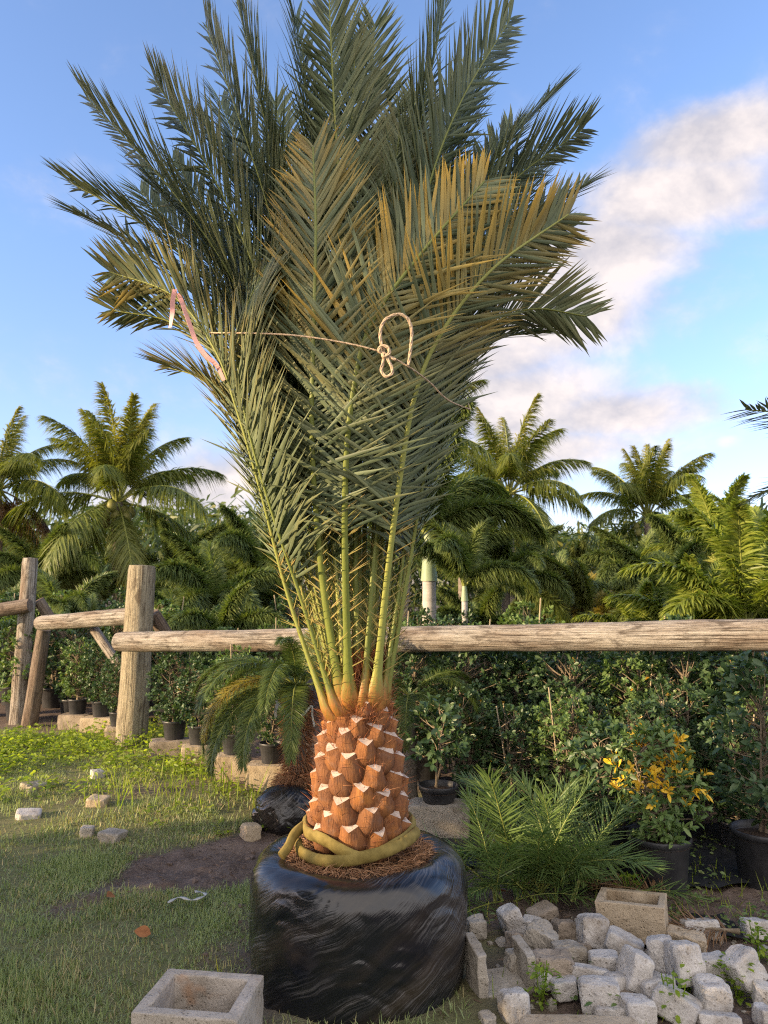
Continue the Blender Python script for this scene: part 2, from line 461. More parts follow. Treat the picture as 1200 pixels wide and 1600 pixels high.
def graded(lo, hi, a, b, fine, grow=1.22):
    mid = list(np.arange(a, b, fine))
    l, s, x = [], fine, a
    while x > lo: s *= grow; x -= s; l.append(x)
    r, s, x = [], fine, mid[-1]
    while x < hi: s *= grow; x += s; r.append(x)
    return np.array(l[::-1] + mid + r)
gx, gy = graded(-220, 220, -3.2, 2.6, 0.022), graded(-60, 420, 2.2, 7.5, 0.024)
X, Y = np.meshgrid(gx, gy)
Z = gz(X, Y)
nx, ny = len(gx), len(gy)
ii = (np.arange(ny - 1)[:, None] * nx + np.arange(nx - 1)[None]).ravel()
mb = MB()
mb.add(np.stack([X, Y, Z], -1).reshape(-1, 3), np.stack([ii, ii + 1, ii + nx + 1, ii + nx], 1), 0, 0.5, soil_amount(X, Y).ravel())
gm, t, p = new_mat('ground_soil')
pos = t.n('ShaderNodeTexCoord').outputs['Object']
soil = t.mix(t.ramp(t.noise(pos, 5, 6, .65), [(0.3, 0), (0.7, 1)]), (0.075, 0.053, 0.043), (0.185, 0.140, 0.115))
soil = t.mix(t.ramp(t.noise(pos, 55, 4, .7), [(0.5, 0), (0.72, .7)]), soil, (0.26, 0.205, 0.165))
turf = t.mix(t.noise(pos, 9, 5, .65), (0.105, 0.125, 0.048), (0.21, 0.185, 0.095))
c = t.mix(attr(t, 'tint'), turf, soil)
t.set(p, 'Base Color', c); t.set(p, 'Roughness', 0.95); t.set(p, 'Specular IOR Level', .15)
t.set(p, 'Normal', t.n('ShaderNodeBump', {'Strength': .9, 'Distance': .015, 'Height': t.noise(pos, 60, 6, .7)}))
tag(mb.build('ground', gm), kind='structure')

M['cloth'] = simple_mat('ground_cloth', (0.010, 0.011, 0.013), (0.034, 0.034, 0.036), 18, 0.6, .4)
M['clod'] = simple_mat('soil_clod', (0.075, 0.052, 0.042), (0.18, 0.135, 0.11), 30, .95, .6)
# black woven ground cloth under the pots on the right
def cloth(name, px_poly, label, z=0.02):
    poly = [G(*q)[:2] for q in px_poly]
    bm = bmesh.new()
    bm.faces.new([bm.verts.new((q[0], q[1], 0)) for q in poly])
    bmesh.ops.triangulate(bm, faces=bm.faces[:])
    for _ in range(5):
        bmesh.ops.subdivide_edges(bm, edges=[e for e in bm.edges if e.calc_length() > 0.06], cuts=1)
    bmesh.ops.triangulate(bm, faces=bm.faces[:])
    co = np.array([v.co[:] for v in bm.verts])
    zz = np.maximum(gz(co[:, 0], co[:, 1]), -.02) + z + 0.022 * fbm(co[:, 0] * 4, co[:, 1] * 4, 9.0, 3)
    for v, q in zip(bm.verts, zz): v.co.z = q
    me = bpy.data.meshes.new(name); bm.to_mesh(me); bm.free()
    for f in me.polygons: f.use_smooth = True
    me.materials.append(M['cloth'])
    return tag(link(name, me), label, 'ground cloth', 'black ground cloth under the nursery pots')
M['leaf_orange'] = simple_mat('leaf_orange', (0.20, 0.075, 0.025), (0.33, 0.14, 0.05), 30, .7, .2)
cloth('ground_cloth', [(960, 1300), (1400, 1290), (1420, 1392), (1090, 1395), (985, 1385)], 'black ground cloth under the pots at the right edge')
cloth('ground_cloth', [(1060, 1425), (1130, 1433), (1175, 1475), (1110, 1475)], 'small black scrap of cloth showing behind the pale rubble')
cloth('ground_cloth', [(610, 1305), (740, 1300), (745, 1355), (640, 1365)], 'black ground cloth beside the concrete block right of the trunk')

# ------------------------------------------------------------------ grass and weeds (stuff)
def scatter(n, x0, x1, y0, y1):
    return rng.uniform(x0, x1, n), rng.uniform(y0, y1, n)
def lawn(n, box, hgt, wid, keep, mat, name, tintf, dr=.35, lean=.75):
    x, y = scatter(n, *box)
    k = rng.random(n) < keep(x, y)
    x, y = x[k], y[k]
    n = len(x)
    a = rng.uniform(0, 2 * np.pi, n)
    l = np.abs(rng.normal(0, lean, n))
    D = np.stack([np.cos(a) * l, np.sin(a) * l, np.ones(n)], 1)
    N = np.stack([np.cos(a), np.sin(a), np.full(n, .3)], 1)
    s = 0.55 + 0.9 * np.clip(fbm(x * 2.3, y * 2.3, 8.0, 3) + .5, 0, 1)
    L = hgt * s * rng.uniform(.5, 1.3, n)
    g = MB()
    strips(g, np.stack([x, y, gz(x, y) - .004], 1), D, N, L, wid * rng.uniform(.7, 1.3, n), rng.uniform(0, dr, n), 2, 'grass', 0, 0,
           np.clip(rng.random(n) * .6 + .2 + fbm(x * 3, y * 3, 3.0, 3) * .9, 0, 1), tintf(x, y, n))
    return tag(g.build(name, mat), kind='stuff')
def turf_keep(x, y):
    left = np.clip((0.32 - x) * 4, 0, 1)
    return (1 - soil_amount(x, y)) ** 1.5 * left * np.clip(.62 + 1.6 * fbm(x * 2.1, y * 2.1, 6.0, 4), .12, 1)
def dry(x, y, n):
    d = np.clip(.28 + 1.5 * fbm(x * 2.6, y * 2.6, 12.0, 4), 0, 1)
    return np.where(rng.random(n) < d * .42, rng.uniform(.5, 1, n), rng.uniform(0, .25, n))
lawn(260000, (-2.7, 0.35, 2.35, 4.4), 0.042, 0.0040, turf_keep, M['grass'], 'lawn_grass', dry, .5, 1.1)
lawn(110000, (-4.4, 0.1, 4.4, 8.2), 0.050, 0.0052, turf_keep, M['grass'], 'lawn_grass', dry, .4, .9)
lawn(7000, (-2.0, 2.8, 2.4, 4.8), 0.075, 0.0045, lambda x, y: np.clip(soil_amount(x, y) * np.clip(fbm(x * 3, y * 3, 2.2, 3) * 2.2, 0, 1) * .5 * np.where(x > .3, 1.3, .6), 0, 1), M['weed'], 'grass_tufts', dry, .4, .6)
# taller grass by the second post and along the fence foot
def tall_keep(x, y):
    a = np.exp(-((x + 1.45) / .55) ** 2 - ((y - 5.75) / .38) ** 2)
    b = np.exp(-((x + 3.0) / 1.3) ** 2 - ((y - 7.4) / .5) ** 2) * .6
    return np.clip(a + b, 0, 1)
lawn(5200, (-4.6, -.2, 5.0, 8.4), 0.19, 0.007, tall_keep, M['weed'], 'tall_grass', lambda x, y, n: rng.uniform(0, .2, n), .5, .35)

def weeds(n, box, keep, size, hgt, mat, name):
    x, y = scatter(n, *box)
    k = rng.random(n) < keep(x, y)
    x, y = x[k], y[k]
    q = 11
    xs = np.repeat(x, q) + rng.normal(0, size * 1.2, len(x) * q)
    ys = np.repeat(y, q) + rng.normal(0, size * 1.2, len(x) * q)
    hh = np.repeat(hgt * (.35 + 1.3 * rng.random(len(x))), q)
    zs = gz(xs, ys) + hh * rng.random(len(xs)) ** .7
    a = rng.uniform(0, 2 * np.pi, len(xs))
    D = np.stack([np.cos(a), np.sin(a), rng.uniform(-.15, .7, len(xs))], 1)
    N = np.stack([-.3 * np.cos(a), -.3 * np.sin(a), np.ones(len(xs))], 1) + rng.normal(0, .5, (len(xs), 3))
    g = MB()
    strips(g, np.stack([xs, ys, zs], 1), D, N, size * rng.uniform(.6, 1.4, len(xs)), size * .55 * rng.uniform(.7, 1.3, len(xs)), .2, 3, 'oval', .25, 0,
           None, rng.uniform(0, .25, len(xs)))
    return tag(g.build(name, mat), kind='stuff')
weeds(2600, (-5.2, -1.2, 5.3, 8.2), lambda x, y: np.clip(.15 + 1.8 * fbm(x * 1.8, y * 1.8, 1.5, 3) + np.exp(-((y - 6.9) / .7) ** 2) * .6, 0, 1) * (1 - .8 * soil_amount(x, y)), .045, .11, M['weed'], 'weeds')
weeds(260, (-1.5, .1, 4.7, 5.9), lambda x, y: np.clip(1.8 * fbm(x * 2.8, y * 2.8, 7.7, 3), 0, 1), .035, .06, M['weed'], 'weeds')
weeds(520, (.45, 2.6, 2.55, 4.6), lambda x, y: np.clip(.15 + 1.6 * fbm(x * 2.6, y * 2.6, 3.3, 3), 0, 1), .026, .06, M['seedling_leaf'], 'weeds')
# bare ground litter: crumbs, straw and chips
def litter(n, box, keep, name, mat, L, W):
    x, y = scatter(n, *box)
    k = rng.random(n) < keep(x, y)
    x, y = x[k], y[k]; n = len(x)
    a = rng.uniform(0, 2 * np.pi, n)
    g = MB()
    strips(g, np.stack([x, y, gz(x, y) + .006], 1), np.stack([np.cos(a), np.sin(a), rng.normal(0, .15, n)], 1),
           np.stack([rng.normal(0, .4, n), rng.normal(0, .4, n), np.ones(n)], 1), L * rng.uniform(.4, 1.5, n), W * rng.uniform(.6, 1.5, n), 0, 2, 'oval', .3)
    return tag(g.build(name, mat), kind='stuff')
litter(5200, (-2.4, 2.6, 2.6, 5.6), lambda x, y: soil_amount(x, y) * .8, 'ground_litter', M['dead_leaf'], .035, .006)

# ------------------------------------------------------------------ concrete rubble
def chunk_mesh(name, size, mat, cuts=5, seed=0, rough=.012, n=13, keepbox=.86, p=9):
    r = np.random.default_rng(seed)
    g = np.linspace(-.5, .5, n)
    V, F = [], []
    for ax in range(3):
        for sg in (-.5, .5):
            a, b = np.meshgrid(g, g)
            q = np.zeros((n, n, 3)); q[..., ax] = sg
            q[..., (ax + 1) % 3] = a; q[..., (ax + 2) % 3] = b
            i = (np.arange(n - 1)[:, None] * n + np.arange(n - 1)[None]).ravel() + len(V) * n * n
            f = np.stack([i, i + 1, i + n + 1, i + n], 1)
            F.append(f if sg > 0 else f[:, ::-1]); V.append(q.reshape(-1, 3))
    V = np.vstack(V) * 2; V = V / (np.sum(np.abs(V) ** p, 1, keepdims=True) ** (1 / p)) * .5 * np.asarray(size); F = np.vstack(F)
    for k in range(cuts):
        d = nrm(r.normal(0, 1, 3) * np.array([1, 1, 1]))
        lim = r.uniform(keepbox - .12, keepbox + .06) * np.sum(np.abs(d) * np.asarray(size)) / 2
        V = V - np.maximum(V @ d - lim, 0)[:, None] * d
    s = min(size)
    rad = np.linalg.norm(V, axis=1, keepdims=True)
    c = nrm(V)
    V = V - nrm(V) * np.maximum(rad - np.quantile(rad, .9), 0) * .5
    V = V + c * (rough * (s / .1) * fbm(V[:, 0] * 22 + seed, V[:, 1] * 22, V[:, 2] * 22, 4, .6))[:, None]
    mb = MB(); mb.add(V, F)
    me = mb.mesh(name, mat, False)
    bm = bmesh.new(); bm.from_mesh(me)
    bmesh.ops.remove_doubles(bm, verts=bm.verts, dist=s * .003)
    bm.to_mesh(me); bm.free()
    return me
def hollow_block(name, w, d, h, wall, mat, depth=None, open_end=False, seed=0):
    """block with a cavity open at the top; open_end leaves one end wall out"""
    depth = depth or h - wall * .8
    bm = bmesh.new()
    o = [(-w / 2, -d / 2), (w / 2, -d / 2), (w / 2, d / 2), (-w / 2, d / 2)]
    e = 0 if open_end else wall
    i = [(-w / 2 + wall, -d / 2 + e), (w / 2 - wall, -d / 2 + e), (w / 2 - wall, d / 2 - wall), (-w / 2 + wall, d / 2 - wall)]
    if open_end:
        # profile of a channel swept: built from three slabs merged
        def slab(x0, x1, y0, y1, z0, z1):
            r = bmesh.ops.create_cube(bm, size=1)
            for v in r['verts']:
                v.co = Vector((x0 + (v.co.x + .5) * (x1 - x0), y0 + (v.co.y + .5) * (y1 - y0), z0 + (v.co.z + .5) * (z1 - z0)))
        slab(-w / 2, -w / 2 + wall, -d / 2, d / 2, 0, h)
        slab(w / 2 - wall, w / 2, -d / 2 + .01, d / 2 - .002, 0, h * .8)
        slab(-w / 2 + wall - .002, w / 2 - wall + .002, -d / 2 + .004, d / 2 - .004, 0.003, wall)
    else:
        ob = [bm.verts.new((*q, 0)) for q in o]; ot = [bm.verts.new((*q, h)) for q in o]
        it = [bm.verts.new((*q, h)) for q in i]
        ib = [bm.verts.new((q[0] * .9, q[1] * .9, h - depth)) for q in i]
        bm.faces.new(ob[::-1]); bm.faces.new(ib)
        for k in range(4):
            n = (k + 1) % 4
            bm.faces.new([ob[k], ob[n], ot[n], ot[k]])
            bm.faces.new([ot[k], ot[n], it[n], it[k]])
            bm.faces.new([it[k], it[n], ib[n], ib[k]])
    bmesh.ops.bevel(bm, geom=bm.edges[:], offset=wall * .16, segments=3, affect='EDGES', profile=.6)
    for _ in range(3):
        bmesh.ops.subdivide_edges(bm, edges=[q for q in bm.edges if q.calc_length() > .03], cuts=1, use_grid_fill=True)
    for v in bm.verts:
        c = v.co * 18
        q = float(fbm(c.x + seed, c.y, c.z, 4, .6)) * .008
        v.co += Vector((q, -q, q * .7))
    bmesh.ops.recalc_face_normals(bm, faces=bm.faces[:])
    me = bpy.data.meshes.new(name); bm.to_mesh(me); bm.free()
    me.materials.append(mat)
    return me

# z-coordinates of the enlarged view of the rubble: cx, cy, w, h, turn, tilt, material, label
def zq(a, b): return 700 + a * .41667, 1150 + b * .41667
W_, B_, T_, G_ = 'concrete', 'concrete_brown', 'concrete_tan', 'concrete_gray'
rub = [
 (238, 697, 82, 128, 15, -20, W_, 'pale upright brick leaning right, first of the rubble beside the seedling palm'),
 (315, 708, 84, 56, -10, 8, W_, 'small pale flat stone wedged right of the leaning upright brick'),
 (352, 668, 120, 60, 20, -15, B_, 'brown rough slab at the back of the heap under the seedling palm'),
 (437, 735, 95, 96, 10, 10, B_, 'dark brown pitted chunk left of the big five sided chunk'),
 (345, 762, 118, 112, -25, 28, G_, 'grey broken chunk tilted in front of the brown pitted chunk'),
 (258, 775, 84, 80, 15, 10, B_, 'brown pitted stone below the leaning upright brick'),
 (543, 738, 118, 140, 5, 4, W_, 'big pale five sided chunk standing upright left of the hollow tan block'),
 (658, 790, 150, 100, -20, 18, W_, 'pale rounded chunk leaning against the hollow tan block'),
 (945, 724, 148, 82, 6, 0, W_, 'pale rectangular block on the far side of the heap behind the tan slab'),
 (890, 768, 158, 84, -28, 6, T_, 'thin tan slab standing on edge right of the hollow tan block'),
 (1155, 722, 110, 78, -6, 0, W_, 'pale block lying alone at the right edge behind the heap'),
 (802, 818, 104, 140, -18, -14, W_, 'pale chunk leaning left beside the tallest upright block'),
 (885, 850, 116, 166, 8, 2, W_, 'tallest pale upright block in the middle of the heap'),
 (992, 866, 122, 96, 6, -2, W_, 'squarish pale block right of the tallest upright block'),
 (1110, 872, 128, 148, 24, -26, W_, 'pale block tipped on its corner near the right edge'),
 (700, 878, 92, 156, 10, 22, W_, 'slim pale brick leaning right below the hollow tan block'),
 (582, 848, 118, 82, -5, 0, W_, 'plain pale brick lying level in the centre left of the heap'),
 (447, 818, 134, 92, 14, 3, G_, 'grey brick with a mossy top behind the brown lump'),
 (383, 858, 172, 100, -10, -4, B_, 'big brown mossy lump beside the broken channel block'),
 (252, 838, 82, 70, 20, 5, G_, 'small grey stone behind the broken channel block'),
 (350, 915, 58, 72, 15, 12, W_, 'small white edged piece against the right end of the channel block'),
 (248, 1010, 112, 120, 10, 0, W_, 'white topped block standing in front of the channel block'),
 (532, 898, 156, 72, -12, 4, W_, 'pale flat stone left of the slim leaning brick'),
 (437, 945, 104, 76, 8, -6, W_, 'pale stone half hidden by weeds left of the broad front chunk'),
 (632, 934, 96, 88, 30, 12, W_, 'pale stone under the foot of the slim leaning brick'),
 (565, 972, 164, 124, -8, 0, W_, 'broad pale front chunk sloping down to the left'),
 (706, 1030, 132, 104, 12, 4, W_, 'pale cube like block in the front row, right of the broad chunk'),
 (606, 1042, 130, 72, -6, -3, W_, 'low pale block at the very front of the heap'),
 (780, 950, 146, 104, 14, -6, W_, 'pale chunk lying behind the long sloping slab in front'),
 (855, 1008, 178, 112, -34, 20, W_, 'long pale slab sloping down to the right in front'),
 (992, 974, 122, 126, 3, 0, W_, 'nearly square pale block with weeds on both sides'),
 (1185, 968, 90, 90, -14, 8, W_, 'pale block cut by the right edge below the tipped block'),
 (1185, 1052, 60, 84, 10, 0, W_, 'pale block in the lower right corner of the heap'),
 (1012, 1070, 176, 66, -12, 0, W_, 'low pale slab at the bottom right of the heap'),
 (105, 716, 78, 78, 12, 0, G_, 'grey stone right beside the black root ball'),
 (150, 1066, 60, 50, 15, 0, G_, 'small stone in the weeds below the channel block'),
 (655, 965, 80, 60, 0, 0, B_, 'brown stone deep in the gap of the heap'),
 (500, 800, 60, 50, 30, 10, B_, 'small brown stone under the big five sided chunk'),
]
for k, (cx, cy, w, h, turn, tilt, mt, lab) in enumerate(rub):
    x, y = zq(cx, cy)
    bx, by = zq(cx, cy + h * .5)
    zb = .02 + .035 * max(0, min(1, (cy - 660) / 200)) * max(0, min(1, (1000 - cy) / 150))
    g0 = G(bx, by, zb)
    c = P(x, y, g0[1] + .06)
    sc_ = (c[1] * .995) / FPX
    W0, H0 = w * .41667 * sc_ * .86, h * .41667 * sc_ * .84
    dep = min(.17, max(.07, (W0 + H0) * .48 * random.uniform(.8, 1.15)))
    o = link('concrete_chunk', chunk_mesh('concrete_chunk', (W0, dep, H0 * .96), M[mt], cuts=3 if mt == W_ else 8, seed=k + 3, rough=.012 if mt == W_ else .022))
    o.location = c
    o.rotation_euler = (R(random.uniform(-16, 2)), R(tilt), R(turn))
    tag(o, lab, 'rubble', 'broken concrete blocks heaped beside the root ball')
hb = link('hollow_block', hollow_block('hollow_block', .27, .17, .15, .028, M['concrete_tan'], seed=3))
q = G(1006, 1490, .0); hb.location = (q[0], q[1] + .12, .02); hb.rotation_euler = (0, R(-3), R(-24))
tag(hb, 'hollow tan concrete block with open cavity at the back of the heap', 'concrete block')
cb = link('channel_block', hollow_block('channel_block', .225, .16, .185, .036, M['concrete_gray'], open_end=True, seed=9))
q = G(790, 1565, .0); cb.location = (q[0], q[1] + .10, -.01); cb.rotation_euler = (R(6), R(-3), R(12))
tag(cb, 'broken grey U shaped channel block standing open beside the root ball', 'concrete block')
tb = link('concrete_block', chunk_mesh('concrete_block', (.38, .13, .10), M['concrete_tan'], 3, 77, .006))
q = G(905, 1592, .10); tb.location = (q[0], q[1] - .02, .045); tb.rotation_euler = (0, 0, R(-2))
tag(tb, 'tan block at the bottom edge in front of the rubble', 'concrete block')
# the big hollow block at the lower left
bb = link('planter_block', hollow_block('planter_block', .325, .27, .21, .040, M['concrete_rust'], depth=.17, seed=21))
a = G(320, 1548, .21); bb.location = (a[0] - .012, a[1] - .01, .0); bb.rotation_euler = (0, 0, R(-8))
tag(bb, 'big hollow grey concrete block with a rusty stain, left of the black root ball', 'concrete block')
# stones in the grass
for k, (px, py, w, h, mt, lab) in enumerate([(150, 1253, 30, 15, T_, 'tan sunlit stone in the grass below the second post'),
        (40, 1274, 36, 11, W_, 'flat pale stone near the left edge of the grass'), (148, 1211, 20, 14, W_, 'small white stone in the sunlit weeds'),
        (50, 1230, 34, 12, G_, 'low grey stone half sunk in the sunlit grass'), (172, 1305, 38, 16, G_, 'flat grey stone at the edge of the bare soil'),
        (132, 1299, 22, 16, G_, 'small grey stone just left of the flat grey stone'), (389, 1300, 30, 26, T_, 'square tan stone against the black bundle')]):
    q = G(px, py + h / 2); s = q[1] / FPX
    o = link('stone', chunk_mesh('stone', (w * s, w * s * .9, h * s * 1.05), M[mt], 4, 50 + k, .01))
    o.location = (q[0], q[1] + .04, float(gz(q[0], q[1])) + h * s * .28); o.rotation_euler = (R(4), R(5), R(20 * k))
    tag(o, lab, 'stone')
# crumbs of broken concrete in the heap and clods on the bare soil
def lumps(n, box, keep, name, mat, s0, s1, zup=.2):
    bm = bmesh.new(); bmesh.ops.create_icosphere(bm, subdivisions=1, radius=1.0)
    V0 = np.array([v.co[:] for v in bm.verts]); F0 = np.array([[v.index for v in f.verts] for f in bm.faces]); bm.free()
    x, y = scatter(n, *box); k = rng.random(n) < keep(x, y); x, y = x[k], y[k]; n = len(x)
    s = s0 * (s1 / s0) ** (rng.random(n) ** 2.2)
    V = V0[None] * (1 + rng.uniform(-.35, .35, (n, len(V0), 1))) * s[:, None, None] * rng.uniform(.6, 1.3, (n, 1, 3)) * [1, 1, .75]
    V = V + np.stack([x, y, gz(x, y) + s * zup], 1)[:, None]
    F = (F0[None] + (np.arange(n) * len(V0))[:, None, None]).reshape(-1, 3)
    g = MB(); g.add(V.reshape(-1, 3), F)
    return tag(g.build(name, mat, None, False), kind='stuff')
lumps(900, (.35, 2.1, 2.5, 3.6), lambda x, y: np.clip(1.2 - np.hypot((x - 1.15) / .95, (y - 3.05) / .55), 0, 1), 'rubble_crumbs', M['concrete_gray'], .006, .034)
lumps(2600, (-2.0, 2.6, 2.9, 5.6), lambda x, y: soil_amount(x, y) * np.clip(.5 + fbm(x * 3, y * 3, 9.0, 3), 0, 1), 'soil_clods', M['clod'], .004, .022)
# fallen leaves and a scrap of plastic
for k, (px, py, s, lab) in enumerate([(220, 1467, .055, 'orange brown fallen leaf lying on the grass'), (171, 1408, .045, 'dull brown fallen leaf at the edge of the bare soil'),
                                      (784, 1404, .05, 'reddish fallen leaf on the mulch under the seedling palm')]):
    q = G(px, py); mb = MB()
    strips(mb, [[-s / 2, 0, 0]], [[1, 0, .05]], [[0, -.25, 1]], s * 1.25, s, .1, 6, 'oval', .25)
    o = mb.build('fallen_leaf', M['leaf_orange']); o.location = (q[0], q[1], float(gz(q[0], q[1])) + .04); o.rotation_euler = (R(20), R(8), k * 1.3)
    tag(o, lab, 'leaf')
M['plastic'] = simple_mat('pale_plastic', (0.30, 0.31, 0.31), (0.42, 0.43, 0.43), 10, .35, .2, spec=.5)
q = [G(*u) for u in ((262, 1421), (280, 1416), (300, 1417), (321, 1413), (315, 1405), (305, 1407))]
q = spline([u + np.array([0, 0, float(gz(u[0], u[1])) + .045 + .01 * (i % 2)]) for i, u in enumerate(q)], 40)
mb = MB(); tube(mb, q, .007 * (1 + .6 * np.sin(np.arange(40) * .7)), 6, flat=.4)
tag(mb.build('plastic_strip', M['plastic']), 'crumpled strip of clear plastic on the grass by the bare soil', 'plastic strip')

# ------------------------------------------------------------------ wooden fence
fence = thing('wooden_fence', 'weathered round log fence with posts, long rails and slanting braces', 'fence', (-2.2, 7.2, 0))
bpy.context.view_layer.update()
def log(name, ends, radii, mat, n=40, amp=.05, seed=0., bend=0.0, label=None, nseg=24):
    a, b = (np.asarray(e, float) for e in ends)
    t_ = np.linspace(0, 1, n)[:, None]
    path = a + (b - a) * t_
    path[:, 2] += bend * np.sin(np.pi * t_[:, 0])
    path = path + .006 * np.stack([fbm(t_[:, 0] * 5 + seed, 1.0, 2.0), np.zeros(n), fbm(t_[:, 0] * 5, seed, 7.0)], 1)
    mb = MB()
    rad = np.interp(t_[:, 0], np.linspace(0, 1, len(radii)), radii)
    rad = rad * (1 + .03 * fbm(t_[:, 0] * 9 + seed, 3.0, 1.0))
    rad[0] *= .93; rad[-1] *= .93
    tube(mb, path - np.array(fence.location), rad, nseg, amp=amp, freq=3.0, up0=(0.1, 1, .05), seed=seed + 1.0)
    o = mb.build(name, mat, fence)
    if label: o['label'] = label
    return o
# posts
log('post', (P(204, 1172, 7.3) + [0, 0, -.1], P(222, 884, 7.3)), (.142, .135, .128), M['wood_pale'], seed=1.1, label='thick pale post in front')
log('post', (P(27, 1136, 8.6) + [0, 0, -.1], P(48, 872, 8.55)), (.092, .088, .082), M['wood'], seed=2.3)
log('post', (P(45, 1130, 8.35) + [0, 0, -.1], P(69, 984, 8.25)), (.082, .078, .070), M['wood_dark'], seed=3.7, label='short leaning post carrying a rail end')
log('post', (P(1310, 1250, 4.75) + [0, 0, -.3], P(1312, 960, 4.75)), (.12, .12), M['wood'], seed=4.9)
# rails
log('rail', (P(185, 1003, 7.02), P(520, 999, 6.0) , ), (.088, .092), M['wood'], n=50, seed=5.2, label='long pale rail')
log('rail', (P(505, 1000, 6.02), P(1340, 991, 4.75)), (.092, .097, .108), M['wood'], n=80, seed=6.4, amp=.06, label='thick cracked rail on the right')
log('rail', (P(62, 974, 8.14), P(205, 963, 7.50)), (.078, .085), M['wood'], n=24, seed=7.7)
log('rail', (P(-150, 978, 8.45), P(47, 946, 8.40)), (.07, .078), M['wood_dark'], n=24, seed=8.1)
# braces
log('brace', (P(60, 938, 8.68), P(158, 1092, 9.2)), (.062, .06), M['wood_dark'], n=20, seed=9.9)
log('brace', (P(146, 982, 7.95), P(198, 1056, 7.7)), (.05, .045), M['wood'], n=16, seed=10.2)
log('brace', (P(238, 958, 7.48), P(305, 1062, 7.9)), (.07, .066), M['wood_dark'], n=20, seed=11.3)
log('brace', (P(-30, 985, 8.9), P(22, 1030, 9.2)), (.05, .05), M['wood_dark'], n=12, seed=12.3)

# ------------------------------------------------------------------ the big date palm
AX, AY = -.098, 3.10
palm = thing('date_palm', 'tall date palm with tied up fronds and black wrapped root ball', 'palm tree', (AX, AY, 0))
O = np.array([AX, AY, 0])
# root ball wrapped in stretched plastic
def wrap_material():
    m, t, p = new_mat('stretch_wrap')
    uv = t.n('ShaderNodeTexCoord').outputs['UV']
    rot = t.map(uv, (1, 1, 1), (0, 0, R(-30)))
    warp = t.n('ShaderNodeTexNoise', {'Vector': t.map(uv, (3, 3, 1)), 'Scale': 1.0, 'Detail': 3.0}).outputs['Color']
    rw = t.n('ShaderNodeVectorMath', {0: rot, 1: t.n('ShaderNodeVectorMath', {0: warp, 3: .11}, operation='SCALE').outputs[0]}, operation='ADD').outputs[0]
    fine = t.noise(t.map(rw, (4, 130, 1)), 1.0, 5, .62)
    mid = t.noise(t.map(rw, (2.6, 20, 1)), 1.0, 4, .6)
    area = t.ramp(t.noise(t.map(uv, (2.2, 4.5, 1)), 1.0, 3), [(.44, .03), (.66, 1)])
    # pale streaks painted in as highlights on the stretched film
    painted_glint = t.math('MULTIPLY', t.math('MULTIPLY', t.ramp(fine, [(.48, 0), (.62, 1)]), t.ramp(mid, [(.38, 0), (.58, 1)])), t.math('MULTIPLY', area, .62))
    brown = t.ramp(t.noise(t.map(rw, (1.5, 7, 1)), 1.0, 4, .6), [(.46, 0), (.68, .75)])
    base = t.mix(brown, (0.007, 0.008, 0.011), (0.040, 0.030, 0.022))
    t.set(p, 'Base Color', t.mix(painted_glint, base, (0.22, 0.21, 0.21)))
    t.set(p, 'Roughness', t.math('MULTIPLY_ADD', mid, .14, .06)); t.set(p, 'Specular IOR Level', .6)
    crn = t.noise(t.map(rw, (1.6, 5.5, 1)), 1.0, 3, .5)
    crease = t.math('POWER', t.math('ABSOLUTE', t.math('MULTIPLY_ADD', crn, 2.0, -1.0)), .6)
    h = t.math('ADD', t.math('ADD', t.math('MULTIPLY', fine, .5), t.math('MULTIPLY', mid, .35)), t.math('MULTIPLY', crease, .9))
    t.set(p, 'Normal', t.n('ShaderNodeBump', {'Strength': t.math('MULTIPLY_ADD', area, .7, .12), 'Distance': .012, 'Height': h}))
    return m
M['wrap'] = wrap_material()
def ball(mb, prof, nseg, amp, seed, squash=(1, 1), fold=0.007, loc=(0, 0, 0), sl=1.0):
    prof = spline(np.array([(q[0], q[1], 0) for q in prof]), 110)[:, :2]
    a = np.linspace(0, 2 * np.pi, nseg + 1)
    ln = np.concatenate([[0], np.cumsum(np.hypot(*np.diff(prof, axis=0).T))])
    A, Zz = np.meshgrid(a, prof[:, 1]); r = np.broadcast_to(prof[:, 0][:, None], A.shape)
    w = 1 + amp * fbm(np.cos(A) * 1.1 + seed, np.sin(A) * 1.1, Zz * 2.2 / sl + seed, 3)
    # diagonal pulled folds
    d = Zz / sl * 3.3 + .9 * np.sin(A + seed) + 1.2 * fbm(np.cos(A) * 2, np.sin(A) * 2, Zz * 2 / sl + seed, 2)
    fo = fbm(np.cos(A) * 1.5 + seed, np.sin(A) * 1.5 + 4, d * 3.2, 3, .6)
    bell = np.clip((r / prof[:, 0].max() - .35) * 3, 0, 1)
    rr = r * (w - (fold / .42) * np.abs(fo) * 2 * bell)
    V = np.stack([rr * np.cos(A) * squash[0], rr * np.sin(A) * squash[1], Zz + .012 * sl * fbm(np.cos(A) * 2, np.sin(A) * 2, seed, 2) * bell], -1) + np.asarray(loc)
    k = nseg + 1; n = len(prof)
    ii = (np.arange(n - 1)[:, None] * k + np.arange(nseg)[None]).ravel()
    F = np.stack([ii, ii + 1, ii + 1 + k, ii + k], 1)
    uv = np.stack([A.ravel() * .42 * sl, np.repeat(ln, k)], 1) + .05
    mb.add(V.reshape(-1, 3), F, 0, .5, 0, uv)
mb = MB()
ball(mb, [(.396, -.03), (.410, .05), (.420, .15), (.419, .27), (.416, .345), (.402, .395), (.374, .428), (.335, .443), (.295, .440), (.272, .425), (.268, .38)], 260, .06, 5.6)
mb.build('root_ball_wrap', M['wrap'], palm)
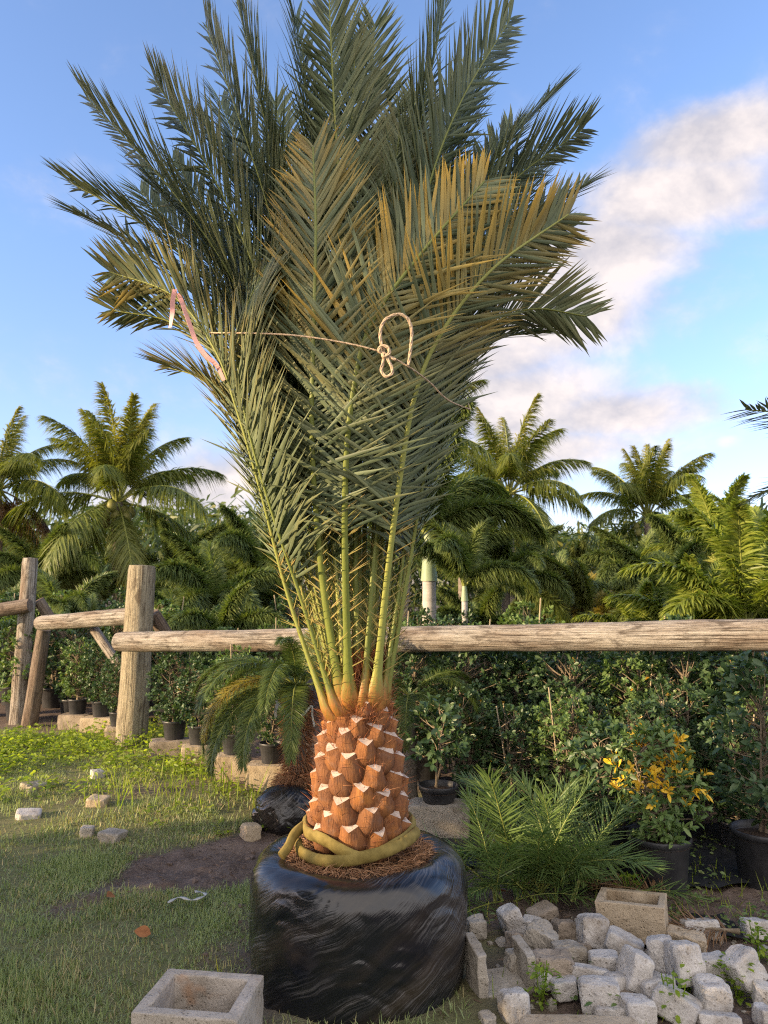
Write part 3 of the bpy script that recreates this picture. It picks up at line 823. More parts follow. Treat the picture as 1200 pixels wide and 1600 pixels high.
# soil and roots at the top of the ball
mb = MB()
a = np.linspace(0, 2 * np.pi, 61); rr_ = np.linspace(0.02, .275, 14)
A, RR = np.meshgrid(a, rr_)
V = np.stack([RR * np.cos(A), RR * np.sin(A), .418 + .04 * (1 - RR / .275) + .02 * fbm(RR * np.cos(A) * 25, RR * np.sin(A) * 25, 3.0)], -1)
ii = (np.arange(13)[:, None] * 61 + np.arange(60)[None]).ravel()
mb.add(V.reshape(-1, 3), np.stack([ii, ii + 1, ii + 62, ii + 61], 1), 1)
n = 5200
a = rng.uniform(0, 2 * np.pi, n); r_ = np.sqrt(rng.uniform(.14 ** 2, .282 ** 2, n))
D = np.stack([np.cos(a) * .7 + rng.normal(0, .7, n), np.sin(a) * .7 + rng.normal(0, .7, n), rng.uniform(-.1, .9, n)], 1)
strips(mb, np.stack([r_ * np.cos(a), r_ * np.sin(a), .425 + rng.uniform(0, .028, n)], 1), D, rng.normal(0, 1, (n, 3)), rng.uniform(.015, .055, n), .0028, .3, 2, 'grass', 0, 0,
       None, rng.uniform(0, .25, n))
mb.build('root_fibre', [M['fibre'], M['potsoil']], palm)
# trunk core
mb = MB()
core = np.array([(0, 0, .37), (0, 0, .6), (0, 0, .8), (0, 0, 1.0), (.0, 0, 1.15), (.0, 0, 1.3)]) + np.array([0, 0, 0])
def trunk_r(z): return np.interp(z, [.42, .55, .75, .95, 1.08, 1.2, 1.35], [.160, .157, .139, .103, .078, .066, .05])
zz = np.linspace(.37, 1.16, 40)
path = np.stack([np.interp(zz, [.4, 1.3], [0.0, -.01]), np.zeros(40), zz], 1)
tube(mb, path, trunk_r(zz), 40, amp=.10, freq=14, up0=(0, 1, 0))
M['trunk_core'] = simple_mat('trunk_core', (0.045, 0.020, 0.011), (0.13, 0.058, 0.028), 25, .9, 1.0, stretch=(3, 3, 1))
trunk = mb.build('trunk', M['trunk_core'], palm)
# cut leaf bases: bulging boots with a pale triangular cut on top
def boot_mat():
    m, t, p = new_mat('leaf_base_husk')
    uv = t.n('ShaderNodeTexCoord').outputs['UV']
    st = t.noise(t.map(uv, (150, 14, 1)), 1.0, 6, .65, .6)
    bl = t.noise(t.map(uv, (16, 16, 1)), 1.0, 5, .6)
    c = t.mix(t.ramp(st, [(.3, 0), (.7, 1)]), (0.095, 0.030, 0.010), (0.36, 0.145, 0.050))
    c = t.mix(t.ramp(bl, [(.42, 0), (.7, .75)]), c, (0.50, 0.20, 0.045))
    c = t.mix(t.ramp(t.noise(t.map(uv, (30, 30, 1), loc=(3, 7, 0)), 1.0, 5, .6), [(.52, 0), (.72, .7)]), c, (0.23, 0.145, 0.105))
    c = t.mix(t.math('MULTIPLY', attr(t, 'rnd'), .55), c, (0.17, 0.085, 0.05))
    c = t.mix(t.math('MULTIPLY', attr(t, 'tint'), .92), c, (0.065, 0.024, 0.011))  # shade in the gaps between boots, painted into the husk colour
    t.set(p, 'Base Color', c); t.set(p, 'Roughness', .75); t.set(p, 'Specular IOR Level', .25)
    t.set(p, 'Normal', t.n('ShaderNodeBump', {'Strength': 1.0, 'Distance': .008, 'Height': st}))
    return m
M['boot'] = boot_mat()
M['cut'] = simple_mat('fresh_cut', (0.36, 0.265, 0.20), (0.64, 0.53, 0.44), 40, .8, .3)
def boot(phi, z, sc):
    """one leaf base in palm-local coordinates"""
    r0 = trunk_r(z)
    rad = np.array([math.cos(phi), math.sin(phi), 0]); tan = np.array([-math.sin(phi), math.cos(phi), 0]); up = np.array([0, 0, 1.])
    h = .128 * sc * random.uniform(.85, 1.12); w = .138 * sc * random.uniform(.84, 1.1)
    lean = random.uniform(-.012, .012)
    secs = [  # (height fraction, width, outer depth, inner offset)
        (-.66, .20, -.012, -.02), (-.46, .60, .012, -.02), (-.24, .95, .034, -.02), (-.03, 1.0, .042, -.02), (.20, .84, .044, -.016), (.41, .68, .045, -.008), (.50, .61, .046, -.002)]
    k = 13
    V, uvs, tn = [], [], []
    for i, (hf, wf, de, inn) in enumerate(secs):
        u = np.linspace(-1, 1, k)
        dep = de * sc * np.where(i < 4, (1 - np.abs(u) ** 2.0), (1 - np.abs(u) ** (1.9 - .26 * (i - 3))))
        top = (hf > .3)
        zoff = (.011 * np.abs(u) ** 1.5 - .014 * (1 - np.abs(u))) * sc * (1.0 if i == 6 else .55 if i == 5 else 0)
        r = r0 + inn * sc * 0 + dep + (.012 * max(hf, 0)) - .022 * (np.abs(u) > .95) - .008 * (np.abs(u) > .8)
        r = r + .006 * fbm(u * 3 + phi * 9, hf * 6 + z * 40, 2.0, 3)
        Q = (rad[None] * r[:, None] + tan[None] * (u * w * wf * .5 + lean * hf)[:, None] + up[None] * (z + hf * h + zoff)[:, None])
        V.append(Q)
        uvs.append(np.stack([u * w * wf * .5 + phi * 3, np.full(k, hf * h + z * 5)], 1))
        tn.append(np.clip(np.abs(u) ** 2.2 * (1.0 if hf < .3 else .6) + (hf < -.4) * .8 + (hf < -.2) * .3, 0, 1))  # mask of the painted shade: side edges and foot of each boot
    V = np.vstack(V); ns = len(secs)
    F = np.array([(i * k + j, i * k + j + 1, (i + 1) * k + j + 1, (i + 1) * k + j) for i in range(ns - 1) for j in range(k - 1)])
    mb = MB()
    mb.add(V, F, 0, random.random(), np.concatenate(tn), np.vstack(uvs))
    # cut face: outer rim to a flat inner edge on the trunk, tilted outwards
    rim = V[-k:]
    innr = rad[None] * (r0 - .006) + tan[None] * (np.linspace(-1, 1, k) * w * .305 * .98)[:, None] + up[None] * (z + .5 * h + .0125 * sc)
    V2 = np.vstack([rim, innr])
    F2 = np.array([(j, j + 1, k + j + 1, k + j) for j in range(k - 1)])
    mb.add(V2, F2, 1)
    return mb
nb = 72
for i in range(nb):
    z = .478 + (.985 - .478) * (i / (nb - 1)) ** 1.02
    phi = i * R(137.508) + .4 + random.uniform(-.07, .07)
    z += random.uniform(-.007, .007)
    mb = boot(phi, z, float(np.interp(z, [.5, .8, 1.0], [1.0, .92, .72])))
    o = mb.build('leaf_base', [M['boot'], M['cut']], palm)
# hairy fibre between the boots and around the green stalks
mb = MB(); n = 6500
a = rng.uniform(0, 2 * np.pi, n); z = np.concatenate([rng.uniform(.93, 1.2, n * 2 // 3), rng.uniform(.5, 1.0, n - n * 2 // 3)])
r_ = trunk_r(z) + rng.uniform(-.005, .030, n)
D = np.stack([np.cos(a) * .3 + rng.normal(0, .35, n), np.sin(a) * .3 + rng.normal(0, .35, n), rng.uniform(.2, 1.2, n)], 1)
strips(mb, np.stack([r_ * np.cos(a), r_ * np.sin(a), z], 1), D, rng.normal(0, 1, (n, 3)), rng.uniform(.03, .085, n), .0022, .1, 2, 'grass', 0, 0, None, rng.uniform(.4, 1, n))
mb.build('trunk_fibre', M['fibre'], palm)

def date_frond(pts, root, tipt=0.0, basec=.62, leafL=.40, n_leaf=142, width=.0150, seed=0, petiole=.27, spines=True, stalk=1.0, mats=('rachis', 'date_leaf', 'spine'), org=O, vang=.36, fill=0.0, spread=(54, 34), inward=None, parts=('frond', 'leaflets'), disorder=.10, yside=1):
    """one feather frond from world points; petiole = leafless share; returns the frond object"""
    if org is O:
        p0, p1 = np.array(pts[0]), np.array(pts[1])
        pts = [p0 - (p1 - p0) * .10 + (O - p0) * np.array([.25, .25, 0])] + list(pts)
    path = spline(pts, 60) - org
    T = nrm(np.gradient(path, axis=0))
    s = np.linspace(0, 1, 60)
    mid = path[len(path) // 2] * np.array([1, 1, 0])
    radial = nrm(mid + 1e-6) if inward is None else -np.asarray(inward, float)
    U = np.array([nrm((np.array([0, 0, .35]) - radial) - t_ * np.dot(np.array([0, 0, .35]) - radial, t_)) for t_ in T])
    S = np.cross(T, U)
    mb = MB()
    rad = np.interp(s, [0, .035, .06, .12, .3, .6, 1], [.056, .040, .023, .0160, .0125, .0095, .0032]) * stalk
    tube(mb, path, rad, 8, 0, rng.random(), np.clip(np.interp(s, [0, .03, .075], [1, .8, 0]), 0, 1) * (1 if basec else 0), up0=U[0], flat=.62, cap=False)
    if spines:
        ns = 30
        ss = rng.uniform(.075, petiole + .06, ns * 2)
        sd = np.where(np.arange(ns * 2) % 2, 1, -1)
        ix = (ss * 59).astype(int)
        D = T[ix] * .75 + S[ix] * (sd * rng.uniform(.6, 1.2, ns * 2))[:, None] + U[ix] * rng.uniform(-.7, .45, ns * 2)[:, None]
        strips(mb, path[ix] + S[ix] * (sd * .008)[:, None], D, U[ix], rng.uniform(.04, .115, ns * 2), .0042, 0, 2, 'grass', .5, 1, None, rng.uniform(0, .7, ns * 2))
    o = mb.build(parts[0], [M[mats[0]], M[mats[2]]], palm if org is O else root)
    mb = MB()
    k = n_leaf
    for sd in (-1, 1):
        ss = petiole + (1 - petiole) * ((np.arange(k) + rng.uniform(-.3, .3, k)) / (k - 1)).clip(0, 1)
        f = ss * 59; i0 = np.minimum(f.astype(int), 58); fr = (f - i0)[:, None]
        B = path[i0] * (1 - fr) + path[i0 + 1] * fr
        q = (ss - petiole) / (1 - petiole)
        ang = R(1) * (spread[0] + (spread[1] - spread[0]) * q + rng.normal(0, 5, k) + (1 - q) ** 3 * rng.uniform(0, 26, k))
        va = vang * np.interp(q, [0, .6], [1.1, .5]) * np.where(np.arange(k) % 2, 1.0, .35) + rng.normal(0, disorder, k)
        D = T[i0] * np.cos(ang)[:, None] + (S[i0] * (sd * np.cos(va))[:, None] + U[i0] * np.sin(va)[:, None]) * np.sin(ang)[:, None]
        D = nrm(D) + rng.normal(0, .045, (k, 3))
        L = leafL * np.interp(q, [0, .12, .35, .7, .9, 1], [.55, .82, 1.0, .88, .60, .36]) * rng.uniform(.88, 1.08, k)
        N = U[i0] + S[i0] * (sd * -.25) + rng.normal(0, .12, (k, 3))
        side_f = 1.0 if sd == yside else .6
        tt = np.clip(tipt * side_f * np.interp(q, [0, .25, .5, 1], [0, .08, .85, .95]) * np.where(rng.random(k) < .62, rng.uniform(.7, 1.4, k), 0), 0, 1)
        strips(mb, B, D, N, L, width * rng.uniform(.85, 1.15, k), rng.uniform(-.01, .05, k), 3, 'lance', .35, 0,
               np.clip(rng.normal(.45, .28, k), 0, 1), tt * .35, tt * .75 + rng.uniform(0, .10, k))
    mb.build(parts[1], M[mats[1]], o)
    return o
INNER = {21: 'inner', 28: 'inner', 29: 'inner', 30: 'inner'}
FR = [  # control points (pixel x, pixel y, depth), yellowing
 ([(546, 1090, 2.99), (541, 950, 2.93), (539, 780, 2.84), (548, 640, 2.77), (577, 512, 2.72), (655, 400, 2.70), (757, 283, 2.74)], .62),
 ([(533, 1085, 3.0), (508, 940, 2.96), (492, 780, 2.88), (487, 640, 2.81), (491, 470, 2.76), (493, 350, 2.74), (489, 230, 2.76)], .45),
 ([(586, 1085, 3.0), (602, 930, 2.95), (622, 770, 2.87), (648, 620, 2.81), (690, 520, 2.78), (770, 420, 2.77), (888, 335, 2.83)], .5),
 ([(520, 1092, 3.0), (472, 940, 2.97), (425, 800, 2.90), (388, 670, 2.85), (372, 570, 2.82), (382, 490, 2.80), (415, 415, 2.80)], .12),
 ([(508, 1100, 3.02), (450, 930, 3.0), (408, 770, 2.93), (370, 640, 2.88), (335, 545, 2.86), (270, 462, 2.88), (172, 425, 2.95)], .25),
 ([(560, 1080, 3.08), (553, 800, 3.10), (540, 520, 3.02), (530, 300, 2.96), (520, 130, 2.92), (512, -60, 2.90)], .02),
 ([(570, 1080, 3.10), (585, 800, 3.14), (600, 520, 3.08), (620, 360, 3.02), (655, 200, 2.98), (700, -10, 2.96)], .0),
 ([(570, 1082, 3.00), (587, 850, 2.99), (628, 540, 2.98), (660, 330, 2.93), (715, 170, 2.92), (797, 30, 2.95)], .0),
 ([(598, 1085, 3.03), (634, 840, 3.02), (662, 560, 3.03), (715, 400, 2.99), (800, 285, 2.98), (910, 203, 3.02)], .0),
 ([(588, 1085, 3.16), (622, 800, 3.22), (655, 540, 3.18), (710, 360, 3.14), (780, 240, 3.13), (868, 143, 3.15)], .0),
 ([(594, 1085, 3.2), (640, 800, 3.28), (690, 560, 3.28), (760, 420, 3.28), (835, 345, 3.3), (914, 288, 3.33)], .05),
 ([(603, 1085, 3.06), (640, 880, 3.02), (668, 720, 2.97), (702, 600, 2.95), (760, 515, 2.95), (830, 483, 2.98), (915, 494, 3.03)], .08),
 ([(604, 1085, 3.16), (646, 860, 3.18), (685, 680, 3.18), (725, 580, 3.2), (780, 530, 3.22), (850, 520, 3.26)], .05),
 ([(540, 1085, 3.02), (519, 840, 3.01), (480, 540, 3.06), (445, 330, 3.0), (405, 150, 2.97), (362, -35, 2.95)], .0),
 ([(527, 1088, 3.02), (490, 840, 3.00), (465, 560, 3.02), (425, 350, 2.97), (375, 190, 2.95), (322, 40, 2.96)], .0),
 ([(540, 1085, 3.06), (490, 830, 3.05), (446, 600, 2.97), (405, 440, 2.92), (335, 280, 2.90), (243, 126, 2.93)], .03),
 ([(532, 1088, 3.08), (470, 820, 3.10), (430, 620, 3.05), (370, 450, 3.02), (270, 300, 3.02), (136, 153, 3.05)], .03),
 ([(528, 1088, 3.14), (462, 820, 3.17), (420, 640, 3.14), (355, 480, 3.12), (240, 362, 3.13), (108, 284, 3.18)], .05),
 ([(526, 1088, 3.2), (458, 820, 3.26), (415, 640, 3.26), (345, 500, 3.26), (240, 402, 3.28), (118, 330, 3.34)], .05),
 ([(522, 1090, 3.10), (450, 850, 3.10), (400, 690, 3.06), (345, 570, 3.05), (270, 505, 3.07), (176, 485, 3.12)], .25),
 ([(520, 1090, 3.16), (446, 860, 3.18), (398, 720, 3.17), (352, 630, 3.17), (310, 590, 3.19), (262, 574, 3.23)], .35),
 # inner and rear fronds that fill the bundle
 ([(530, 1085, 3.01), (505, 860, 2.99), (482, 620, 2.93), (456, 470, 2.88), (432, 350, 2.86), (420, 235, 2.87)], .05),
 ([(556, 1085, 3.12), (545, 800, 3.18), (520, 480, 3.12), (490, 240, 3.06), (462, 30, 3.02)], .0),
 ([(565, 1085, 3.2), (570, 800, 3.3), (570, 480, 3.28), (575, 240, 3.24), (585, 40, 3.2)], .0),
 ([(572, 1085, 3.22), (592, 800, 3.32), (615, 520, 3.32), (660, 300, 3.32), (735, 110, 3.32)], .0),
 ([(580, 1085, 3.22), (610, 800, 3.33), (640, 560, 3.34), (710, 370, 3.36), (800, 200, 3.38)], .0),
 ([(545, 1085, 3.22), (505, 800, 3.32), (465, 540, 3.32), (410, 330, 3.33), (345, 160, 3.34)], .0),
 ([(538, 1085, 3.22), (490, 820, 3.33), (440, 580, 3.34), (370, 400, 3.36), (270, 250, 3.4)], .0),
 ([(560, 1085, 3.1), (556, 850, 3.04), (566, 640, 2.95), (590, 470, 2.88), (610, 330, 2.86), (625, 200, 2.88)], .1),
 ([(572, 1085, 3.05), (590, 850, 3.0), (612, 680, 2.92), (632, 520, 2.87), (650, 400, 2.86), (680, 270, 2.88)], .2),
 ([(538, 1085, 3.03), (510, 850, 3.0), (470, 690, 2.93), (445, 560, 2.88), (430, 470, 2.86), (440, 380, 2.88)], .15),
 ([(600, 1085, 3.1), (640, 850, 3.12), (672, 650, 3.07), (715, 500, 3.05), (790, 390, 3.06), (870, 370, 3.1)], .15),
 ([(562, 1085, 3.12), (560, 800, 3.2), (550, 500, 3.16), (548, 260, 3.12), (555, 70, 3.1)], .0),
 ([(575, 1085, 3.16), (600, 800, 3.24), (630, 500, 3.22), (680, 290, 3.2), (745, 120, 3.2)], .0),
 ([(585, 1085, 3.18), (620, 800, 3.27), (660, 540, 3.26), (740, 360, 3.25), (830, 240, 3.26)], .0),
 ([(548, 1085, 3.14), (505, 800, 3.22), (460, 520, 3.2), (400, 330, 3.19), (310, 180, 3.2)], .0),
 ([(540, 1085, 3.18), (480, 800, 3.26), (430, 580, 3.25), (340, 400, 3.25), (220, 260, 3.28)], .0),
 ([(580, 1085, 3.28), (595, 800, 3.42), (600, 560, 3.48), (620, 330, 3.52), (650, 150, 3.55)], .0),
 ([(545, 1085, 3.28), (530, 800, 3.42), (500, 560, 3.48), (465, 330, 3.52), (430, 160, 3.55)], .0),
 ([(596, 1085, 3.26), (640, 820, 3.4), (680, 620, 3.46), (750, 440, 3.5), (840, 260, 3.55)], .0),
 ([(526, 1085, 3.26), (475, 820, 3.4), (430, 620, 3.46), (340, 430, 3.5), (220, 300, 3.55)], .0),
]
for i, (pts, yl) in enumerate(FR):
    dy = -.085 if i < 3 else .10 if 'inner' == INNER.get(i) else 0.0
    pts = [(a_, b_, c_ + dy * min(1.0, j_ / 2.5)) for j_, (a_, b_, c_) in enumerate(pts)]
    date_frond([P(*q) for q in pts], palm, yl, seed=i, petiole=(.33 if i < 21 else .37) if pts[-1][1] < 380 else .31, stalk=.95 if i < 5 else .82)
# bare stiff stalks low in the bundle whose blades are hidden inside it
# twine round the tied fronds, with its bow
M['twine'] = simple_mat('twine', (0.40, 0.29, 0.19), (0.58, 0.45, 0.32), 120, .9, .8, stretch=(1, 1, 1))
def rope(mb, pts, r=.0052, n=160, twist=True):
    p_ = spline(pts, n)
    T, U, S = frames(p_, (0.1, -1, .2))
    for k in range(3 if twist else 1):
        ph = np.arange(n) * np.linalg.norm(p_[1] - p_[0]) / .016 * 1.2 + k * 2.094
        q_ = p_ + (U * np.cos(ph)[:, None] + S * np.sin(ph)[:, None]) * (r * .5 if twist else 0)
        tube(mb, q_, r * (.62 if twist else 1), 6)
mb = MB()
ty = 2.50
front = [P(330, 520, 2.80), P(405, 521, 2.66), P(470, 525, ty), P(545, 537, ty - .01), P(598, 550, ty)]
front2 = [P(598, 550, ty), P(640, 574, ty), P(672, 598, 2.62), P(700, 625, 2.72), P(735, 640, 2.95)]
back = [P(735, 640, 2.95), P(715, 615, 3.3), P(600, 575, 3.62), P(430, 540, 3.55), P(335, 520, 3.2), P(330, 520, 2.80)]
rope(mb, front, .0028); rope(mb, front2, .0028); rope(mb, back, .0028)
rope(mb, [P(600, 552, ty - .01), P(594, 525, ty - .015), P(600, 502, ty - .02), P(620, 491, ty - .02), P(636, 497, ty - .02), P(643, 515, ty - .02), P(642, 540, ty - .015), P(638, 571, ty - .005)], .0052)
rope(mb, [P(601, 553, ty - .015), P(592, 549, ty - .02), P(596, 541, ty - .025), P(606, 543, ty - .025), P(608, 552, ty - .025), P(600, 558, ty - .025), P(598, 552, ty - .02)], .0055, 80)
rope(mb, [P(601, 555, ty - .015), P(598, 568, ty - .02), P(596, 580, ty - .02), P(603, 588, ty - .025), P(612, 584, ty - .025), P(612, 574, ty - .025), P(604, 558, ty - .02)], .005, 80)
rope(mb, [P(600, 552, ty - .02), P(612, 560, ty - .02), P(618, 562, ty - .02)], .005, 30)
tag(mb.build('twine', M['twine']), 'beige twine tied round the palm fronds with a looped bow', 'twine')
# pink marking tape on the left fronds
M['tape'] = simple_mat('pink_tape', (0.62, 0.30, 0.30), (0.74, 0.40, 0.38), 14, .5, .1)
def ribbon(pts, w, label, mat, nr=(0, -1, .2), n=40, name='marking_tape', grp=None):
    p_ = spline(pts, n); mb = MB()
    T = nrm(np.gradient(p_, axis=0))
    ang = .6 * np.sin(np.linspace(0, 5, n))
    N = np.asarray(nr)[None] + np.stack([ang, ang * 0, ang * .3], 1)
    S = nrm(np.cross(T, N))
    th = np.cross(S, T) * .0006
    V = np.stack([p_ - S * w / 2 - th, p_ + S * w / 2 - th, p_ + S * w / 2 + th, p_ - S * w / 2 + th], 1)
    F = [(i * 4 + j, i * 4 + (j + 1) % 4, (i + 1) * 4 + (j + 1) % 4, (i + 1) * 4 + j) for i in range(n - 1) for j in range(4)]
    mb.add(V.reshape(-1, 3), np.array(F))
    return tag(mb.build(name, mat, None, False), label, 'tape', grp)
ribbon([P(273, 452, 2.84), P(270, 470, 2.82), P(269, 490, 2.82), P(266, 512, 2.81)], .017, 'short pink tape hanging straight down from the left fronds', M['tape'])
ribbon([P(279, 458, 2.85), P(287, 480, 2.83), P(297, 508, 2.81), P(307, 535, 2.80), P(322, 556, 2.80), P(338, 570, 2.81), P(350, 594, 2.83)], .017, 'long pink tape slanting down through the left fronds', M['tape'])
# padded strap round the trunk foot
M['strap'] = simple_mat('strap', (0.125, 0.092, 0.022), (0.25, 0.19, 0.055), 26, .85, .5, dist=.004)
def ringpts(a0, a1, z0, r, n=26):
    """z0: function of angle"""
    return [np.array([AX + r(a) * math.cos(a), AY + r(a) * math.sin(a), z0(a)]) for a in np.linspace(a0, a1, n)]
mb = MB()
rr1 = lambda a: .208 + .006 * math.sin(3 * a)
rr2 = lambda a: .228 + .006 * math.sin(2 * a + 1)
# loop one comes from the left, dips across the front and rises to the right, then round the back
l1 = ringpts(R(178), R(178 + 360), lambda a: .533 - .045 * math.exp(-((a - R(285)) / .7) ** 2) + .006 * math.sin(5 * a), rr1, 44)
l2 = ringpts(R(185), R(345), lambda a: .475 - .012 * math.sin(a * 2) + .045 * ((a - R(185)) / R(160)) ** 3, rr2, 30)
for q in (l1, l2):
    s_ = spline(q, 120)
    tube(mb, s_, .0150 * (1 + .10 * fbm(np.arange(120) * .55, 1.0, len(q) * 1.0)), 14, flat=1.5, up0=(0, 0, 1), amp=.16, freq=14, seed=len(q))
tail = [l1[0], np.array([AX - .245, AY - .06, .515]), np.array([AX - .262, AY - .10, .485]), np.array([AX - .285, AY - .125, .458])]
tube(mb, spline(tail, 30), .0155, 12, flat=1.4, amp=.14, freq=14, seed=2)
tag(mb.build('lifting_strap', M['strap']), 'mustard padded strap looped twice round the palm trunk on the root ball', 'strap')

# ------------------------------------------------------------------ nursery plants
def pot_parts(root, r, h, rim=.03):
    mb = MB()
    rb = r * .80
    lathe(mb, [(0.01, .004), (rb * .97, .0), (rb, .008), (r * .955, h - rim - .004), (r * .985, h - rim), (r * 1.035, h - rim + .003), (r * 1.04, h - .004), (r * 1.02, h), (r * .985, h - .002), (r * .955, h - .035)], 72, rib=.006, nrib=24)
    mb.build('pot', M['pot'], root)
    mb = MB()
    lathe(mb, [(r * .97, h - .04), (r * .7, h - .028), (r * .35, h - .022), (.003, h - .02)], 30)
    mb.build('soil', M['potsoil'], root)
def shrub_meshes(h, rad, nclust, per, lf, seed, lowest=.12, gold=0, nstem=4, shape=1.0, wl=.46):
    """stems and rosettes of oblong leaves inside an uneven column; heights measured from the soil"""
    r = np.random.default_rng(seed)
    st, fo, go = MB(), MB(), MB()
    tips = []
    for k in range(nstem):
        a = r.uniform(0, 6.28); d = rad * r.uniform(.1, .55)
        top = h * r.uniform(.7, .97)
        p = [(r.normal(0, .012), r.normal(0, .012), 0), (d * .35 * np.cos(a), d * .35 * np.sin(a), top * .35), (d * .8 * np.cos(a + .4), d * .8 * np.sin(a + .4), top * .7), (d * np.cos(a + .7), d * np.sin(a + .7), top)]
        q = spline(p, 16)
        tube(st, q, np.linspace(.012, .003, 16) * (h / 1.0) ** .5, 6)
        tips.append(q)
    n = 0
    C = []
    while n < nclust:
        z = h * (lowest + (1 - lowest) * r.random() ** .85); zz = z / h
        w = rad * np.interp(zz, [0, lowest, .35, .7, .92, 1], [.3, .55, 1.0, .95 * shape, .6 * shape, .25])
        a = r.uniform(0, 6.28); d = w * r.random() ** .45
        c = np.array([d * np.cos(a), d * np.sin(a), z])
        if fbm(c[0] * 5 / rad * .35 + seed * 3.1, c[1] * 5 / rad * .35, c[2] * 4.5, 2) < -.10: 
            if r.random() < .85: continue
        C.append(c); n += 1
    C = np.array(C)
    for c in C[r.random(len(C)) < .5]:           # twigs
        q = tips[r.integers(len(tips))]; b = q[np.argmin(np.abs(q[:, 2] - c[2] * .8))]
        m_ = (b + c) / 2 + r.normal(0, .015, 3)
        tube(st, spline([b, m_, c], 6), np.linspace(.004, .0015, 6), 4, cap=False)
    axis = nrm(C * np.array([1, 1, 0]) / rad + np.array([0, 0, .75]) + r.normal(0, .35, C.shape))
    k = per
    A = np.repeat(axis, k, 0); B = np.repeat(C, k, 0)
    e = r.normal(0, 1, B.shape); e = nrm(e - A * np.sum(e * A, 1, keepdims=True))
    th = r.uniform(.35, 1.45, len(B))[:, None]
    D = A * np.cos(th) + e * np.sin(th)
    B = B + A * r.uniform(-.6, .5, len(B))[:, None] * lf
    N = A * np.sin(th) - e * np.cos(th) + r.normal(0, .2, B.shape)
    L = lf * r.uniform(.65, 1.25, len(B))
    isg = np.zeros(len(B), bool)
    if gold:
        cg = (np.interp(C[:, 2] / h, [.3, .6, 1], [.06, .55, .6]) * (fbm(C[:, 0] * 9, C[:, 1] * 9, C[:, 2] * 9 + 2, 2) > -.02)) * gold
        cg *= np.where(C[:, 0] < .05, 1, .35)
        isg = np.repeat(r.random(len(C)) < cg, k) & (r.random(len(B)) < .85)
    for sel, g in ((~isg, fo), (isg, go)):
        if sel.any():
            strips(g, B[sel], D[sel], N[sel], L[sel], L[sel] * wl, .12, 4, 'oval', .28, 0, np.clip(r.normal(.45, .3, sel.sum()), 0, 1), (r.random(sel.sum()) < .003) * .8)
    return st, fo, (go if isg.any() else None)
def make_shrub(name, label, cat, h, rad, nclust, per, lf, seed, potr=.14, poth=.24, leaf='shrub_leaf', gold=0, group=None, stake=0, nstem=4, lowest=.1, shape=1.0, **kw):
    root = thing(name, label, cat, group=group)
    if potr: pot_parts(root, potr, poth)
    st, fo, go = shrub_meshes(h, rad, nclust, per, lf, seed, lowest, gold, nstem, shape, **kw)
    for nm, g, m in (('stem', st, 'twig'), ('foliage', fo, leaf), ('yellow_leaves', go, 'gold_leaf')):
        if g:
            o = g.build(nm, M[m], root); o.location = (0, 0, (poth - .02) if potr else 0)
    for k in range(stake):
        mb = MB(); a = random.uniform(0, 6.28)
        tube(mb, np.array([[.02 * math.cos(a), .02 * math.sin(a), .1], [.16 * math.cos(a), .16 * math.sin(a), h * 1.0 + poth]]), .006, 6)
        mb.build('stake', M['cane'], root)
    return root
def put(o, x, y, z=0.0, rz=0.0, s=1.0, label=None):
    o.location = (x, y, z); o.rotation_euler = (0, 0, rz); o.scale = (s, s, s)
    if label: o['label'] = label
    return o
# the yellow leaved shrub
q = G(1051, 1412)
o = make_shrub('potted_shrub', 'green shrub with bright yellow orange leaves in a ribbed black pot', 'potted shrub', .52, .235, 330, 8, .042, 4, .145, .265, 'shrub_pale', 1.9, lowest=.0, nstem=3, wl=.38)
put(o, q[0], q[1] + .15, 0, .3); 
q = G(1222, 1402)
o = make_shrub('potted_shrub', 'dark leafy shrub with a pale forked stem in the black pot at the right edge', 'potted shrub', .85, .22, 150, 8, .055, 9, .15, .27, 'shrub_leaf', lowest=.05, nstem=3)
put(o, q[0], q[1] + .15, 0, 1.0)
q = G(975, 1385)
o = make_shrub('potted_shrub', 'dark shrub in a black pot between the seedling palm and the yellow leaved shrub', 'potted shrub', .50, .22, 130, 8, .052, 12, .14, .25, 'shrub_leaf', lowest=.05)
put(o, q[0], q[1] + .25, 0, 2.0)
# small shrub on the concrete block right of the trunk
def block(px, py, w, d, h, rz, mat, label, grp=None, seed=0, hollow=False):
    q = G(px, py)
    if hollow: me = hollow_block('concrete_block', w, d, h, .04, M[mat], seed=seed); zc = 0
    else: me = chunk_mesh('concrete_block', (w, d, h), M[mat], 1, 200 + seed, .004, 11, .98, 34); zc = h / 2
    o = link('concrete_block', me); o.location = (q[0], q[1] + d / 2, zc - .005); o.rotation_euler = (0, 0, R(rz))
    return tag(o, label, 'concrete block', grp), (q[0], q[1] + d / 2, h)
b, c = block(688, 1312, .36, .2, .19, -6, 'concrete_gray', 'grey concrete block right of the trunk carrying a small potted shrub', seed=1)
o = make_shrub('potted_shrub', 'small dark shrub standing on the grey block right of the trunk', 'potted shrub', .50, .20, 85, 8, .052, 15, .115, .10, lowest=.18, nstem=2)
put(o, c[0], c[1] + .02, c[2] - .006)
